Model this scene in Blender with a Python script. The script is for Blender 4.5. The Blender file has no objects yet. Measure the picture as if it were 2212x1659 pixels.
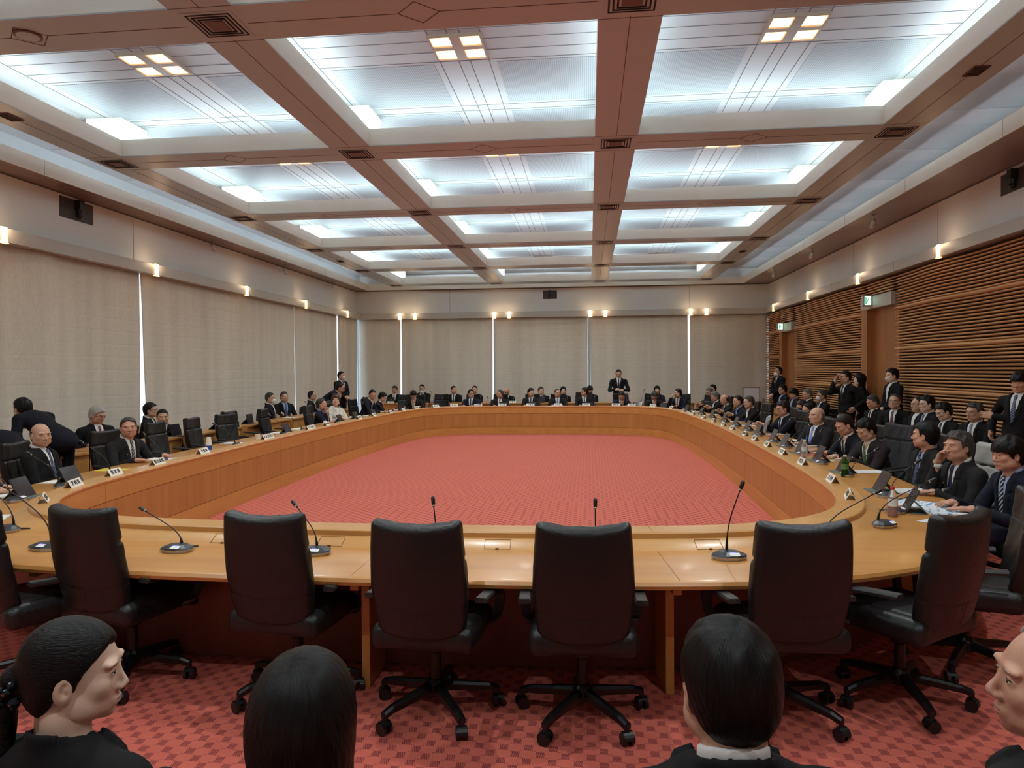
import bpy, math, random
import numpy as np
from mathutils import Vector, Matrix, Euler
PI = math.pi
random.seed(7)
sc = bpy.context.scene
COL = sc.collection

# ------------------------------------------------------------------ camera, world, exposure
CAM_F, YAW, PITCH, ROLL = 1538.9, 0.1080, -0.0191, -0.0073
cy_, sy_ = math.cos(YAW), math.sin(YAW)
right = Vector((cy_, sy_, 0)); fwd0 = Vector((-sy_, cy_, 0)); up0 = Vector((0, 0, 1))
fwd = math.cos(PITCH) * fwd0 + math.sin(PITCH) * up0
upv = -math.sin(PITCH) * fwd0 + math.cos(PITCH) * up0
r2 = math.cos(ROLL) * right + math.sin(ROLL) * upv
u2 = -math.sin(ROLL) * right + math.cos(ROLL) * upv
cam = bpy.data.cameras.new('camera')
cam.sensor_width = 36.0
cam.lens = 36.0 * CAM_F / 2212.0
cam.clip_start = 0.05
co = bpy.data.objects.new('camera', cam)
COL.objects.link(co)
M = Matrix((r2, u2, -fwd)).transposed().to_4x4()
M.translation = (0, 0, 1.70)
co.matrix_world = M
sc.camera = co
w = bpy.data.worlds.new('daylight'); sc.world = w; w.use_nodes = True
bg = w.node_tree.nodes['Background']
bg.inputs[0].default_value = (0.72, 0.86, 1.0, 1); bg.inputs[1].default_value = 1.5
sc.view_settings.view_transform = 'Standard'
sc.view_settings.look = 'None'
sc.view_settings.exposure = 0.72
sc.view_settings.gamma = 1.0
sc.view_settings.use_curve_mapping = False
sc.cycles.use_denoising = True
sc.cycles.max_bounces = 8
sc.cycles.diffuse_bounces = 5
sc.cycles.glossy_bounces = 3
sc.cycles.transparent_max_bounces = 8
sc.cycles.sample_clamp_indirect = 8.0
TROUGH_W = 12.0     # strength of the fluorescent strips lying in the coffer troughs
LAMP_BEAM = 100.0    # watts thrown down by each square lamp
LAMP_W = 1.9        # warm square ceiling lamps
WALL_W = 2.6       # glass wall lights
RIM_W = 5.0

# ------------------------------------------------------------------ materials
def lin(c):
    def f(v):
        v /= 255.0
        return v / 12.92 if v <= 0.04045 else ((v + 0.055) / 1.055) ** 2.4
    return (f(c[0]), f(c[1]), f(c[2]), 1.0)
MATS = {}
def math_node(nt, op, a, b=None, c=None):
    n = nt.nodes.new('ShaderNodeMath'); n.operation = op
    for i, v in enumerate((a, b, c)):
        if v is None: continue
        if isinstance(v, (int, float)): n.inputs[i].default_value = v
        else: nt.links.new(v, n.inputs[i])
    return n.outputs[0]
def mat(name, rgb=(128, 128, 128), rough=0.5, metal=0.0, emit=None, es=0.0, spec=0.5, bump=None, var=0.0, vscale=8.0, stretch=None, trans=0.0, alpha=1.0, sheen=0.0, coat=0.0):
    """plain procedural material: colour with noise variation and optional noise bump"""
    if name in MATS: return MATS[name]
    m = bpy.data.materials.new(name); m.use_nodes = True
    nt = m.node_tree; b = nt.nodes['Principled BSDF']
    b.inputs['Base Color'].default_value = lin(rgb)
    b.inputs['Roughness'].default_value = rough
    b.inputs['Metallic'].default_value = metal
    b.inputs['Specular IOR Level'].default_value = spec
    b.inputs['Coat Weight'].default_value = coat
    b.inputs['Sheen Weight'].default_value = sheen
    if trans: b.inputs['Transmission Weight'].default_value = trans
    if emit:
        b.inputs['Emission Color'].default_value = lin(emit); b.inputs['Emission Strength'].default_value = es
    if var or bump:
        tc = nt.nodes.new('ShaderNodeTexCoord'); mp = nt.nodes.new('ShaderNodeMapping')
        nt.links.new(tc.outputs['Object'], mp.inputs[0])
        if stretch: mp.inputs['Scale'].default_value = stretch
        n = nt.nodes.new('ShaderNodeTexNoise'); n.inputs['Scale'].default_value = vscale; n.inputs['Detail'].default_value = 4
        nt.links.new(mp.outputs[0], n.inputs['Vector'])
        if var:
            mx = nt.nodes.new('ShaderNodeMix'); mx.data_type = 'RGBA'
            c = lin(rgb)
            mx.inputs[6].default_value = tuple(v * (1 - var) for v in c[:3]) + (1,)
            mx.inputs[7].default_value = tuple(min(1, v * (1 + var)) for v in c[:3]) + (1,)
            nt.links.new(n.outputs[0], mx.inputs[0]); nt.links.new(mx.outputs[2], b.inputs['Base Color'])
        if bump:
            bp = nt.nodes.new('ShaderNodeBump'); bp.inputs['Strength'].default_value = bump; bp.inputs['Distance'].default_value = 0.01
            nt.links.new(n.outputs[0], bp.inputs['Height']); nt.links.new(bp.outputs[0], b.inputs['Normal'])
    MATS[name] = m
    return m
def wood(name, c1, c2, axis=2, rough=0.32, grain=7.0, coat=0.0):
    """fine straight grained veneer, the grain running along the given axis"""
    if name in MATS: return MATS[name]
    m = bpy.data.materials.new(name); m.use_nodes = True; nt = m.node_tree; b = nt.nodes['Principled BSDF']
    tc = nt.nodes.new('ShaderNodeTexCoord'); mp = nt.nodes.new('ShaderNodeMapping')
    s = [grain, grain, grain]; s[axis] = grain * 0.05
    mp.inputs['Scale'].default_value = s
    nt.links.new(tc.outputs['Object'], mp.inputs[0])
    n = nt.nodes.new('ShaderNodeTexNoise'); n.inputs['Scale'].default_value = 3.0; n.inputs['Detail'].default_value = 6; n.inputs['Roughness'].default_value = .62
    nt.links.new(mp.outputs[0], n.inputs['Vector'])
    n2 = nt.nodes.new('ShaderNodeTexNoise'); n2.inputs['Scale'].default_value = .8; n2.inputs['Detail'].default_value = 2
    nt.links.new(mp.outputs[0], n2.inputs['Vector'])
    ad = nt.nodes.new('ShaderNodeMath'); ad.operation = 'MULTIPLY_ADD'; ad.inputs[1].default_value = .6
    nt.links.new(n2.outputs[0], ad.inputs[0])
    ml = nt.nodes.new('ShaderNodeMath'); ml.operation = 'MULTIPLY'; ml.inputs[1].default_value = .4
    nt.links.new(n.outputs[0], ml.inputs[0]); nt.links.new(ml.outputs[0], ad.inputs[2])
    cr = nt.nodes.new('ShaderNodeValToRGB')
    cr.color_ramp.elements[0].position = .33; cr.color_ramp.elements[0].color = lin(c1)
    cr.color_ramp.elements[1].position = .67; cr.color_ramp.elements[1].color = lin(c2)
    nt.links.new(ad.outputs[0], cr.inputs[0]); nt.links.new(cr.outputs[0], b.inputs['Base Color'])
    b.inputs['Roughness'].default_value = rough
    b.inputs['Coat Weight'].default_value = coat; b.inputs['Coat Roughness'].default_value = .12
    MATS[name] = m
    return m
def carpet_mat():
    m = bpy.data.materials.new('red carpet'); m.use_nodes = True; nt = m.node_tree; b = nt.nodes['Principled BSDF']
    tc = nt.nodes.new('ShaderNodeTexCoord'); sp = nt.nodes.new('ShaderNodeSeparateXYZ')
    nt.links.new(tc.outputs['Object'], sp.inputs[0])
    X, Y = sp.outputs[0], sp.outputs[1]
    P = 0.112
    row = math_node(nt, 'DIVIDE', Y, P / 2)
    ri = math_node(nt, 'FLOOR', row)
    off = math_node(nt, 'MULTIPLY', math_node(nt, 'MODULO', math_node(nt, 'ABSOLUTE', ri), 2.0), 0.5)
    fx = math_node(nt, 'FRACT', math_node(nt, 'ADD', math_node(nt, 'DIVIDE', X, P), off))
    fy = math_node(nt, 'FRACT', row)
    inx = math_node(nt, 'LESS_THAN', math_node(nt, 'ABSOLUTE', math_node(nt, 'SUBTRACT', fx, .5)), .17)
    iny = math_node(nt, 'LESS_THAN', math_node(nt, 'ABSOLUTE', math_node(nt, 'SUBTRACT', fy, .5)), .42)
    # hatch strokes inside the dark squares
    st = math_node(nt, 'SINE', math_node(nt, 'MULTIPLY', math_node(nt, 'ADD', X, math_node(nt, 'MULTIPLY', Y, .25)), 2 * PI / .0078))
    hatch = math_node(nt, 'MULTIPLY_ADD', math_node(nt, 'GREATER_THAN', st, -.35), .75, .25)
    sq = math_node(nt, 'MULTIPLY', math_node(nt, 'MULTIPLY', inx, iny), hatch)
    # small dashes between the cells
    d1 = math_node(nt, 'LESS_THAN', math_node(nt, 'ABSOLUTE', math_node(nt, 'SUBTRACT', fy, .04)), .07)
    d2 = math_node(nt, 'LESS_THAN', math_node(nt, 'ABSOLUTE', math_node(nt, 'SUBTRACT', math_node(nt, 'ABSOLUTE', math_node(nt, 'SUBTRACT', fx, .5)), .25)), .09)
    st2 = math_node(nt, 'GREATER_THAN', math_node(nt, 'SINE', math_node(nt, 'MULTIPLY', X, 2 * PI / .011)), .1)
    dash = math_node(nt, 'MULTIPLY', math_node(nt, 'MULTIPLY', d1, d2), st2)
    dark = math_node(nt, 'MAXIMUM', sq, math_node(nt, 'MULTIPLY', dash, .8))
    nz = nt.nodes.new('ShaderNodeTexNoise'); nz.inputs['Scale'].default_value = 1.7; nz.inputs['Detail'].default_value = 5
    nt.links.new(tc.outputs['Object'], nz.inputs['Vector'])
    nf = nt.nodes.new('ShaderNodeTexNoise'); nf.inputs['Scale'].default_value = 260; nf.inputs['Detail'].default_value = 2
    nt.links.new(tc.outputs['Object'], nf.inputs['Vector'])
    base = nt.nodes.new('ShaderNodeMix'); base.data_type = 'RGBA'
    base.inputs[6].default_value = lin((196, 92, 78)); base.inputs[7].default_value = lin((220, 116, 98))
    nt.links.new(math_node(nt, 'MULTIPLY_ADD', nf.outputs[0], .5, math_node(nt, 'MULTIPLY', nz.outputs[0], .5)), base.inputs[0])
    mx = nt.nodes.new('ShaderNodeMix'); mx.data_type = 'RGBA'
    nt.links.new(dark, mx.inputs[0]); nt.links.new(base.outputs[2], mx.inputs[6]); mx.inputs[7].default_value = lin((136, 58, 58))
    nt.links.new(mx.outputs[2], b.inputs['Base Color'])
    b.inputs['Roughness'].default_value = .95; b.inputs['Specular IOR Level'].default_value = .1
    b.inputs['Sheen Weight'].default_value = .5; b.inputs['Sheen Roughness'].default_value = .4; b.inputs['Sheen Tint'].default_value = lin((240, 190, 170))
    bp = nt.nodes.new('ShaderNodeBump'); bp.inputs['Strength'].default_value = .35; bp.inputs['Distance'].default_value = .004
    nt.links.new(nf.outputs[0], bp.inputs['Height']); nt.links.new(bp.outputs[0], b.inputs['Normal'])
    return m
def curtain_mat():
    m = bpy.data.materials.new('beige curtain'); m.use_nodes = True; nt = m.node_tree; b = nt.nodes['Principled BSDF']
    tc = nt.nodes.new('ShaderNodeTexCoord'); sp = nt.nodes.new('ShaderNodeSeparateXYZ'); nt.links.new(tc.outputs['Object'], sp.inputs[0])
    mp = nt.nodes.new('ShaderNodeMapping'); mp.inputs['Scale'].default_value = (60, 60, 14); nt.links.new(tc.outputs['Object'], mp.inputs[0])
    n = nt.nodes.new('ShaderNodeTexNoise'); n.inputs['Scale'].default_value = 1.0; n.inputs['Detail'].default_value = 3; nt.links.new(mp.outputs[0], n.inputs['Vector'])
    mp2 = nt.nodes.new('ShaderNodeMapping'); mp2.inputs['Scale'].default_value = (3.2, 3.2, .12); nt.links.new(tc.outputs['Object'], mp2.inputs[0])
    n2 = nt.nodes.new('ShaderNodeTexNoise'); n2.inputs['Scale'].default_value = 1.0; n2.inputs['Detail'].default_value = 3; nt.links.new(mp2.outputs[0], n2.inputs['Vector'])
    cr = nt.nodes.new('ShaderNodeValToRGB')
    cr.color_ramp.elements[0].position = .3; cr.color_ramp.elements[0].color = lin((208, 199, 182))
    cr.color_ramp.elements[1].position = .7; cr.color_ramp.elements[1].color = lin((236, 228, 211))
    mxv = math_node(nt, 'MULTIPLY_ADD', n.outputs[0], .45, math_node(nt, 'MULTIPLY', n2.outputs[0], .55))
    nt.links.new(mxv, cr.inputs[0]); nt.links.new(cr.outputs[0], b.inputs['Base Color'])
    # puckered quilting rows
    wob = nt.nodes.new('ShaderNodeTexNoise'); wob.inputs['Scale'].default_value = 1.3; nt.links.new(tc.outputs['Object'], wob.inputs['Vector'])
    zz = math_node(nt, 'MULTIPLY_ADD', wob.outputs[0], .07, sp.outputs[2])
    fr = math_node(nt, 'FRACT', math_node(nt, 'DIVIDE', zz, .21))
    ridge = math_node(nt, 'SMOOTH_MIN', math_node(nt, 'MULTIPLY', math_node(nt, 'ABSOLUTE', math_node(nt, 'SUBTRACT', fr, .5)), 9.0), 1.0, .5)
    h = math_node(nt, 'MULTIPLY_ADD', n.outputs[0], .35, ridge)
    bp = nt.nodes.new('ShaderNodeBump'); bp.inputs['Strength'].default_value = .22; bp.inputs['Distance'].default_value = .010
    nt.links.new(h, bp.inputs['Height']); nt.links.new(bp.outputs[0], b.inputs['Normal'])
    b.inputs['Roughness'].default_value = .85; b.inputs['Specular IOR Level'].default_value = .2
    tl = nt.nodes.new('ShaderNodeBsdfTranslucent'); nt.links.new(cr.outputs[0], tl.inputs[0]); ms = nt.nodes.new('ShaderNodeMixShader'); ms.inputs[0].default_value = .12
    nt.links.new(b.outputs[0], ms.inputs[1]); nt.links.new(tl.outputs[0], ms.inputs[2]); nt.links.new(ms.outputs[0], nt.nodes['Material Output'].inputs[0])
    return m
def perf_mat():
    m = bpy.data.materials.new('perforated ceiling panel'); m.use_nodes = True; nt = m.node_tree; b = nt.nodes['Principled BSDF']
    tc = nt.nodes.new('ShaderNodeTexCoord'); sp = nt.nodes.new('ShaderNodeSeparateXYZ'); nt.links.new(tc.outputs['Object'], sp.inputs[0])
    def cell(o):
        f = math_node(nt, 'SUBTRACT', math_node(nt, 'FRACT', math_node(nt, 'DIVIDE', o, .022)), .5)
        return math_node(nt, 'MULTIPLY', f, f)
    d = math_node(nt, 'LESS_THAN', math_node(nt, 'ADD', cell(sp.outputs[0]), cell(sp.outputs[1])), .06)
    mx = nt.nodes.new('ShaderNodeMix'); mx.data_type = 'RGBA'; nt.links.new(d, mx.inputs[0])
    mx.inputs[6].default_value = lin((150, 158, 162)); mx.inputs[7].default_value = lin((96, 102, 106))
    nt.links.new(mx.outputs[2], b.inputs['Base Color']); b.inputs['Roughness'].default_value = .6
    return m
def hair_mat(name, rgb, rgb2, rough=.42, slick=False):
    name = name + (' slicked' if slick else '')
    if name in MATS: return MATS[name]
    m = bpy.data.materials.new(name); m.use_nodes = True; nt = m.node_tree; b = nt.nodes['Principled BSDF']
    tc = nt.nodes.new('ShaderNodeTexCoord'); mp = nt.nodes.new('ShaderNodeMapping'); mp.inputs['Scale'].default_value = (420, 22, 300) if slick else (1, 1, 1)
    if slick: nt.links.new(tc.outputs['Object'], mp.inputs[0])
    else:                                   # strands fan out from the crown
        sp = nt.nodes.new('ShaderNodeSeparateXYZ'); nt.links.new(tc.outputs['Object'], sp.inputs[0])
        yy = math_node(nt, 'ADD', sp.outputs[1], .045); ang = math_node(nt, 'ARCTAN2', sp.outputs[0], yy)
        rr = math_node(nt, 'SQRT', math_node(nt, 'ADD', math_node(nt, 'MULTIPLY', sp.outputs[0], sp.outputs[0]), math_node(nt, 'MULTIPLY', yy, yy)))
        cx = nt.nodes.new('ShaderNodeCombineXYZ'); nt.links.new(math_node(nt, 'MULTIPLY', ang, 26.0), cx.inputs[0]); nt.links.new(math_node(nt, 'MULTIPLY', sp.outputs[2], 16.0), cx.inputs[1]); nt.links.new(math_node(nt, 'MULTIPLY', rr, 22.0), cx.inputs[2])
        nt.links.new(cx.outputs[0], mp.inputs[0])
    n = nt.nodes.new('ShaderNodeTexNoise'); n.inputs['Scale'].default_value = 1.0; n.inputs['Detail'].default_value = 3; n.inputs['Distortion'].default_value = .12
    nt.links.new(mp.outputs[0], n.inputs['Vector'])
    cr = nt.nodes.new('ShaderNodeValToRGB'); cr.color_ramp.elements[0].position = .35; cr.color_ramp.elements[0].color = lin(rgb)
    cr.color_ramp.elements[1].position = .68; cr.color_ramp.elements[1].color = lin(rgb2)
    nt.links.new(n.outputs[0], cr.inputs[0]); nt.links.new(cr.outputs[0], b.inputs['Base Color'])
    bp = nt.nodes.new('ShaderNodeBump'); bp.inputs['Strength'].default_value = .8; bp.inputs['Distance'].default_value = .003
    nt.links.new(n.outputs[0], bp.inputs['Height']); nt.links.new(bp.outputs[0], b.inputs['Normal'])
    b.inputs['Roughness'].default_value = rough; b.inputs['Specular IOR Level'].default_value = .22
    MATS[name] = m
    return m

CARPET = carpet_mat(); CURT = curtain_mat(); PERF = perf_mat()
W_TOP = wood('honey beech veneer top', (186, 126, 62), (206, 146, 78), axis=0, rough=.3, coat=.12)
W_LIP = wood('honey beech veneer rim', (196, 140, 78), (214, 160, 96), axis=0, rough=.3, coat=.12)
W_BAND = wood('beech veneer lengthwise band', (192, 135, 68), (210, 154, 84), axis=1, rough=.35)
W_VERT = wood('beech veneer upright grain', (174, 118, 60), (194, 140, 78), axis=2, rough=.38, grain=10)
W_EDGE = wood('dark beech edge', (132, 72, 36), (150, 86, 44), axis=0, rough=.35)
W_SLAT = wood('turned slat wood', (190, 136, 88), (212, 160, 108), axis=1, rough=.4)
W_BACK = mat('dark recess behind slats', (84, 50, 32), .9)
W_DOOR = wood('door veneer', (150, 92, 46), (172, 110, 58), axis=2, rough=.4)
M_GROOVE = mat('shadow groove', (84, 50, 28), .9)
M_WHITE = mat('white ceiling panel', (166, 170, 171), .55)
M_SEAM = mat('panel seam', (96, 98, 98), .8)
M_FASC = mat('light grey enamelled fascia', (226, 225, 212), .45, var=.02)
M_BROWN = mat('brown grey beam panel', (172, 192, 199), .35, var=.03, vscale=2)
M_BRSEAM = mat('beam seam', (92, 74, 70), .8)
M_VENT = mat('brown vent slat', (106, 84, 78), .5)
M_DARK = mat('dark vent void', (38, 34, 34), .9)
M_WALLP = mat('warm grey wall panel', (214, 214, 210), .5, var=.02, vscale=3)
M_LEDGE = mat('ledge enamel', (186, 182, 172), .45)
M_BLACK = mat('black plastic', (24, 24, 25), .4)
M_LEATHER = mat('black leather', (21, 21, 21), .42, bump=.25, var=.15, vscale=60)
M_METALB = mat('black enamelled metal', (20, 20, 21), .3, metal=.2)
M_SILV = mat('silver trim', (190, 190, 188), .3, metal=.8)
M_PAPER = mat('white paper', (232, 230, 222), .7, var=.02)
M_CARD = mat('cream card', (238, 232, 218), .55)
M_GREEN = mat('grey green cover', (92, 100, 92), .6)
M_SCREEN = mat('tablet glass', (48, 40, 44), .12)
M_INK = mat('black ink', (30, 30, 34), .7)
M_TUBE = mat('fluorescent trough light', (255, 255, 255), .5, emit=(220, 240, 255), es=TROUGH_W)
M_LAMP = mat('warm lamp diffuser', (255, 240, 210), .5, emit=(255, 205, 140), es=LAMP_W)
M_WLAMP = mat('warm glass light', (255, 230, 200), .3, emit=(255, 190, 120), es=WALL_W)
M_GLASS = bpy.data.materials.new('window glass'); M_GLASS.use_nodes = True
_nt = M_GLASS.node_tree; _tr = _nt.nodes.new('ShaderNodeBsdfTransparent'); _gl = _nt.nodes.new('ShaderNodeBsdfGlossy'); _gl.inputs['Roughness'].default_value = .02
_tr.inputs[0].default_value = (.92, .96, .98, 1); _mx = _nt.nodes.new('ShaderNodeMixShader'); _mx.inputs[0].default_value = .08
_nt.links.new(_tr.outputs[0], _mx.inputs[1]); _nt.links.new(_gl.outputs[0], _mx.inputs[2]); _nt.links.new(_mx.outputs[0], _nt.nodes['Material Output'].inputs[0])
M_ALU = mat('window frame aluminium', (150, 152, 155), .4, metal=.6)

# ------------------------------------------------------------------ mesh helpers
class MB:
    """collects shapes and links them as ONE mesh object"""
    def __init__(s): s.v = []; s.f = []; s.m = []
    def add(s, vs, fs, mi=0):
        k = len(s.v); s.v += [tuple(v) for v in vs]; s.f += [tuple(i + k for i in f) for f in fs]; s.m += [mi] * len(fs)
    def box(s, x0, x1, y0, y1, z0, z1, mi=0, bot=None):
        vs = [(x0, y0, z0), (x1, y0, z0), (x1, y1, z0), (x0, y1, z0), (x0, y0, z1), (x1, y0, z1), (x1, y1, z1), (x0, y1, z1)]
        k = len(s.v); s.v += vs
        fs = [(0, 3, 2, 1), (4, 5, 6, 7), (0, 1, 5, 4), (1, 2, 6, 5), (2, 3, 7, 6), (3, 0, 4, 7)]
        s.f += [tuple(i + k for i in f) for f in fs]
        s.m += [mi if bot is None else bot] + [mi] * 5
    def obox(s, M_, hx, hy, hz, mi=0):
        vs = [M_ @ Vector((a * hx, b * hy, c * hz)) for c in (-1, 1) for a, b in ((-1, -1), (1, -1), (1, 1), (-1, 1))]
        s.add(vs, [(0, 3, 2, 1), (4, 5, 6, 7), (0, 1, 5, 4), (1, 2, 6, 5), (2, 3, 7, 6), (3, 0, 4, 7)], mi)
    def tube(s, pts, r, n=8, mi=0, cap=True):
        pts = [Vector(p) for p in pts]; rs = r if isinstance(r, (list, tuple)) else [r] * len(pts)
        rings = []; ref = None
        for i, p in enumerate(pts):
            d = (pts[min(i + 1, len(pts) - 1)] - pts[max(i - 1, 0)])
            d = d.normalized() if d.length > 1e-9 else Vector((0, 0, 1))
            if ref is None: ref = d.orthogonal().normalized()
            a = (ref - d * ref.dot(d)).normalized(); ref = a; b = d.cross(a)
            rings.append([p + (a * math.cos(2 * PI * k / n) + b * math.sin(2 * PI * k / n)) * rs[i] for k in range(n)])
        vs = [v for rg in rings for v in rg]; fs = []
        for i in range(len(pts) - 1):
            for k in range(n):
                fs.append((i * n + k, i * n + (k + 1) % n, (i + 1) * n + (k + 1) % n, (i + 1) * n + k))
        if cap: fs.append(tuple(range(n - 1, -1, -1))); fs.append(tuple((len(pts) - 1) * n + k for k in range(n)))
        s.add(vs, fs, mi)
    def lathe(s, prof, n=16, mi=0, c=(0, 0, 0)):
        vs = []; fs = []
        for r, z in prof:
            for k in range(n): vs.append((c[0] + r * math.cos(2 * PI * k / n), c[1] + r * math.sin(2 * PI * k / n), c[2] + z))
        for i in range(len(prof) - 1):
            for k in range(n): fs.append((i * n + k, i * n + (k + 1) % n, (i + 1) * n + (k + 1) % n, (i + 1) * n + k))
        fs.append(tuple(range(n - 1, -1, -1))); fs.append(tuple((len(prof) - 1) * n + k for k in range(n)))
        s.add(vs, fs, mi)
    def ellipsoid(s, c, r, n=12, m=8, mi=0, R=None):
        vs = []; fs = []
        for i in range(m + 1):
            t = PI * i / m
            for k in range(n):
                v = Vector((r[0] * math.sin(t) * math.cos(2 * PI * k / n), r[1] * math.sin(t) * math.sin(2 * PI * k / n), r[2] * math.cos(t)))
                if R is not None: v = R @ v
                vs.append(v + Vector(c))
        for i in range(m):
            for k in range(n): fs.append((i * n + k, (i + 1) * n + k, (i + 1) * n + (k + 1) % n, i * n + (k + 1) % n))
        s.add(vs, fs, mi)
    def mesh(s, name, mats, smooth=False):
        me = bpy.data.meshes.new(name); me.from_pydata(s.v, [], s.f)
        for m_ in (mats if isinstance(mats, (list, tuple)) else [mats]): me.materials.append(m_)
        me.polygons.foreach_set('material_index', s.m)
        if smooth: me.polygons.foreach_set('use_smooth', [True] * len(me.polygons))
        me.update(); return me
    def build(s, name, mats, parent=None, smooth=False, bevel=0, loc=None):
        o = bpy.data.objects.new(name, s.mesh(name, mats, smooth)); COL.objects.link(o)
        if parent: o.parent = parent
        if loc: o.location = loc
        if bevel:
            b = o.modifiers.new('bevel', 'BEVEL'); b.width = bevel; b.segments = 2; b.limit_method = 'ANGLE'
        return o
def tag(o, label, cat, group=None, kind=None):
    o['label'] = label; o['category'] = cat
    if group: o['group'] = group
    if kind: o['kind'] = kind
    return o
def struct(o): o['kind'] = 'structure'; return o
def thing(name, label, cat, loc=(0, 0, 0), rz=0, group=None):
    o = bpy.data.objects.new(name, None); COL.objects.link(o); o.empty_display_size = .1
    o.location = loc; o.rotation_euler = (0, 0, rz); tag(o, label, cat, group); return o
def copy_tree(o, parent=None):
    c = o.copy(); COL.objects.link(c); c.parent = parent
    if parent is not None: c.matrix_parent_inverse = o.matrix_parent_inverse.copy()
    for ch in KIDS(o): copy_tree(ch, c)
    return c
def KIDS(o): return [x for x in list(COL.objects) if x.parent == o] if o.name not in KC else KC[o.name]
KC = {}
def freeze_kids(o):
    """remember the children of a prototype so that copying stays quick"""
    ks = [x for x in list(COL.objects) if x.parent == o]; KC[o.name] = ks
    for k in ks: freeze_kids(k)
def ordinal(i):
    return ['first', 'second', 'third', 'fourth', 'fifth', 'sixth', 'seventh', 'eighth', 'ninth', 'tenth', 'eleventh', 'twelfth', 'thirteenth', 'fourteenth', 'fifteenth', 'sixteenth', 'seventeenth', 'eighteenth', 'nineteenth', 'twentieth', 'twenty-first', 'twenty-second', 'twenty-third', 'twenty-fourth'][i]
# ------------------------------------------------------------------ room shell
XL, XR, YN, YF = -7.80, 5.67, -2.6, 23.40
ZB, ZF, ZC = 4.40, 4.61, 4.90           # beam underside, top of the fascias, upper ceiling
m = MB(); m.box(XL - .4, XR + .4, YN, YF + .4, -.1, 0); struct(m.build('floor', CARPET))
# coffer grid
CX = [-1.263 + i * 3.183 for i in (-1, 0, 1)]; HWX = 1.345
CY = [6.978 + i * 3.329 for i in range(-2, 5)]; HWY = 1.392
x_edges = []
for c in CX: x_edges += [c - HWX, c + HWX]
BX = [(-6.27, x_edges[0]), (x_edges[1], x_edges[2]), (x_edges[3], x_edges[4]), (x_edges[5], 3.75)]
BY = [(CY[i] + HWY, CY[i + 1] - HWY) for i in range(len(CY) - 1)] + [(CY[-1] + HWY, CY[-1] + HWY + .545)]
yn0 = CY[0] - HWY
m = MB()
m.box(XL, XR, YN, YF, ZC, ZC + .1, 0)
for cx in CX:                            # seams and perforated panels of the upper ceiling
    for cy in CY:
        for sx in (-1, 1):
            for sy in (-1, 1):
                m.box(min(cx + sx * .33, cx + sx * 1.455), max(cx + sx * .33, cx + sx * 1.455), min(cy + sy * .40, cy + sy * 1.52), max(cy + sy * .40, cy + sy * 1.52), ZC - .004, ZC + .001, 1)
        for dx in (-.255, -.06, .06, .255): m.box(cx + dx - .004, cx + dx + .004, cy - 1.66, cy + 1.66, ZC - .003, ZC + .001, 2)
        for dy in (-1.58, -.34, -.12, .12, .34, 1.58): m.box(cx - 1.55, cx + 1.55, cy + dy - .003, cy + dy + .003, ZC - .003, ZC + .001, 2)
        for dx in (-1.55, 1.55): m.box(cx + dx - .004, cx + dx + .004, cy - 1.66, cy + 1.66, ZC - .003, ZC + .001, 2)
y = YN + .4
k = 0
while y < YF - .3:                       # alternating bands above the side slots
    for x0, x1 in ((XL + .2, -6.3), (3.8, XR - .25)):
        m.box(x0, x1, y, y + .55, ZC - .006, ZC + .001, 3)
    y += 1.665
struct(m.build('ceiling', [M_WHITE, PERF, M_SEAM, mat('grey ceiling strip', (176, 178, 178), .6)]))
# floating beams: enamel sides, brown underside, seams
m = MB()
def beam(x0, x1, y0, y1):
    t = .012
    m.box(x0, x1, y0, y1, ZB, ZB + .012, 1)
    m.box(x0, x1, y0, y1, ZB + .012, ZF - .04, 0)
for x0, x1 in BX:
    m.box(x0 + .002, x1 - .002, yn0 - .8, BY[-1][1], ZB, ZB + .01, 1)
    m.box(x0, x1, yn0 - .8, BY[-1][1], ZB + .01, ZF - .06, 0)
for y0, y1 in [(yn0 - .8, yn0)] + BY:
    m.box(BX[0][0], BX[3][1], y0 + .002, y1 - .002, ZB + .0005, ZB + .0105, 1)
    for j in range(3):
        m.box(BX[j][1], BX[j + 1][0], y0, y1, ZB + .0105, ZF - .06, 0)
for x0, x1 in BX:                         # upstand lips that hide the strips
    for y0, y1 in zip([yn0] + [b[1] for b in BY[:-1]], [b[0] for b in BY]):
        for xx in (x0, x1 - .012): m.box(xx, xx + .012, y0, y1, ZF - .06, ZF, 0)
for y0, y1 in BY:
    for j in range(3):
        for yy in (y0, y1 - .012): m.box(BX[j][1], BX[j + 1][0], yy, yy + .012, ZF - .06, ZF, 0)
for x0, x1 in BX:
    xm = (x0 + x1) / 2
    for y0, y1 in zip([yn0] + [b[1] for b in BY[:-1]], [b[0] for b in BY]):
        m.box(xm - .003, xm + .003, y0 - .02, y1 + .02, ZB - .0015, ZB, 2)
    for y0, y1 in BY:
        for yy in (y0, y1): m.box(x0, x1, yy - .003, yy + .003, ZB - .0015, ZB, 2)
for y0, y1 in BY:
    ym = (y0 + y1) / 2
    for j in range(3):
        a, b_ = BX[j][1], BX[j + 1][0]; xm = (a + b_) / 2
        m.box(a, xm - .16, ym - .003, ym + .003, ZB - .0015, ZB, 2); m.box(xm + .16, b_, ym - .003, ym + .003, ZB - .0015, ZB, 2)
        for s1, s2 in ((-1, 1), (1, 1), (-1, -1), (1, -1)):
            A = Vector((xm + s1 * .16, ym, ZB - .001)); B = Vector((xm, ym + s2 * .16, ZB - .001)); d = (B - A)
            R = Matrix.Translation((A + B) / 2) @ Matrix.Rotation(math.atan2(d.y, d.x), 4, 'Z')
            m.obox(R, d.length / 2, .003, .0008, 2)
struct(m.build('trim_1', [M_FASC, M_BROWN, M_BRSEAM]))
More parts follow.
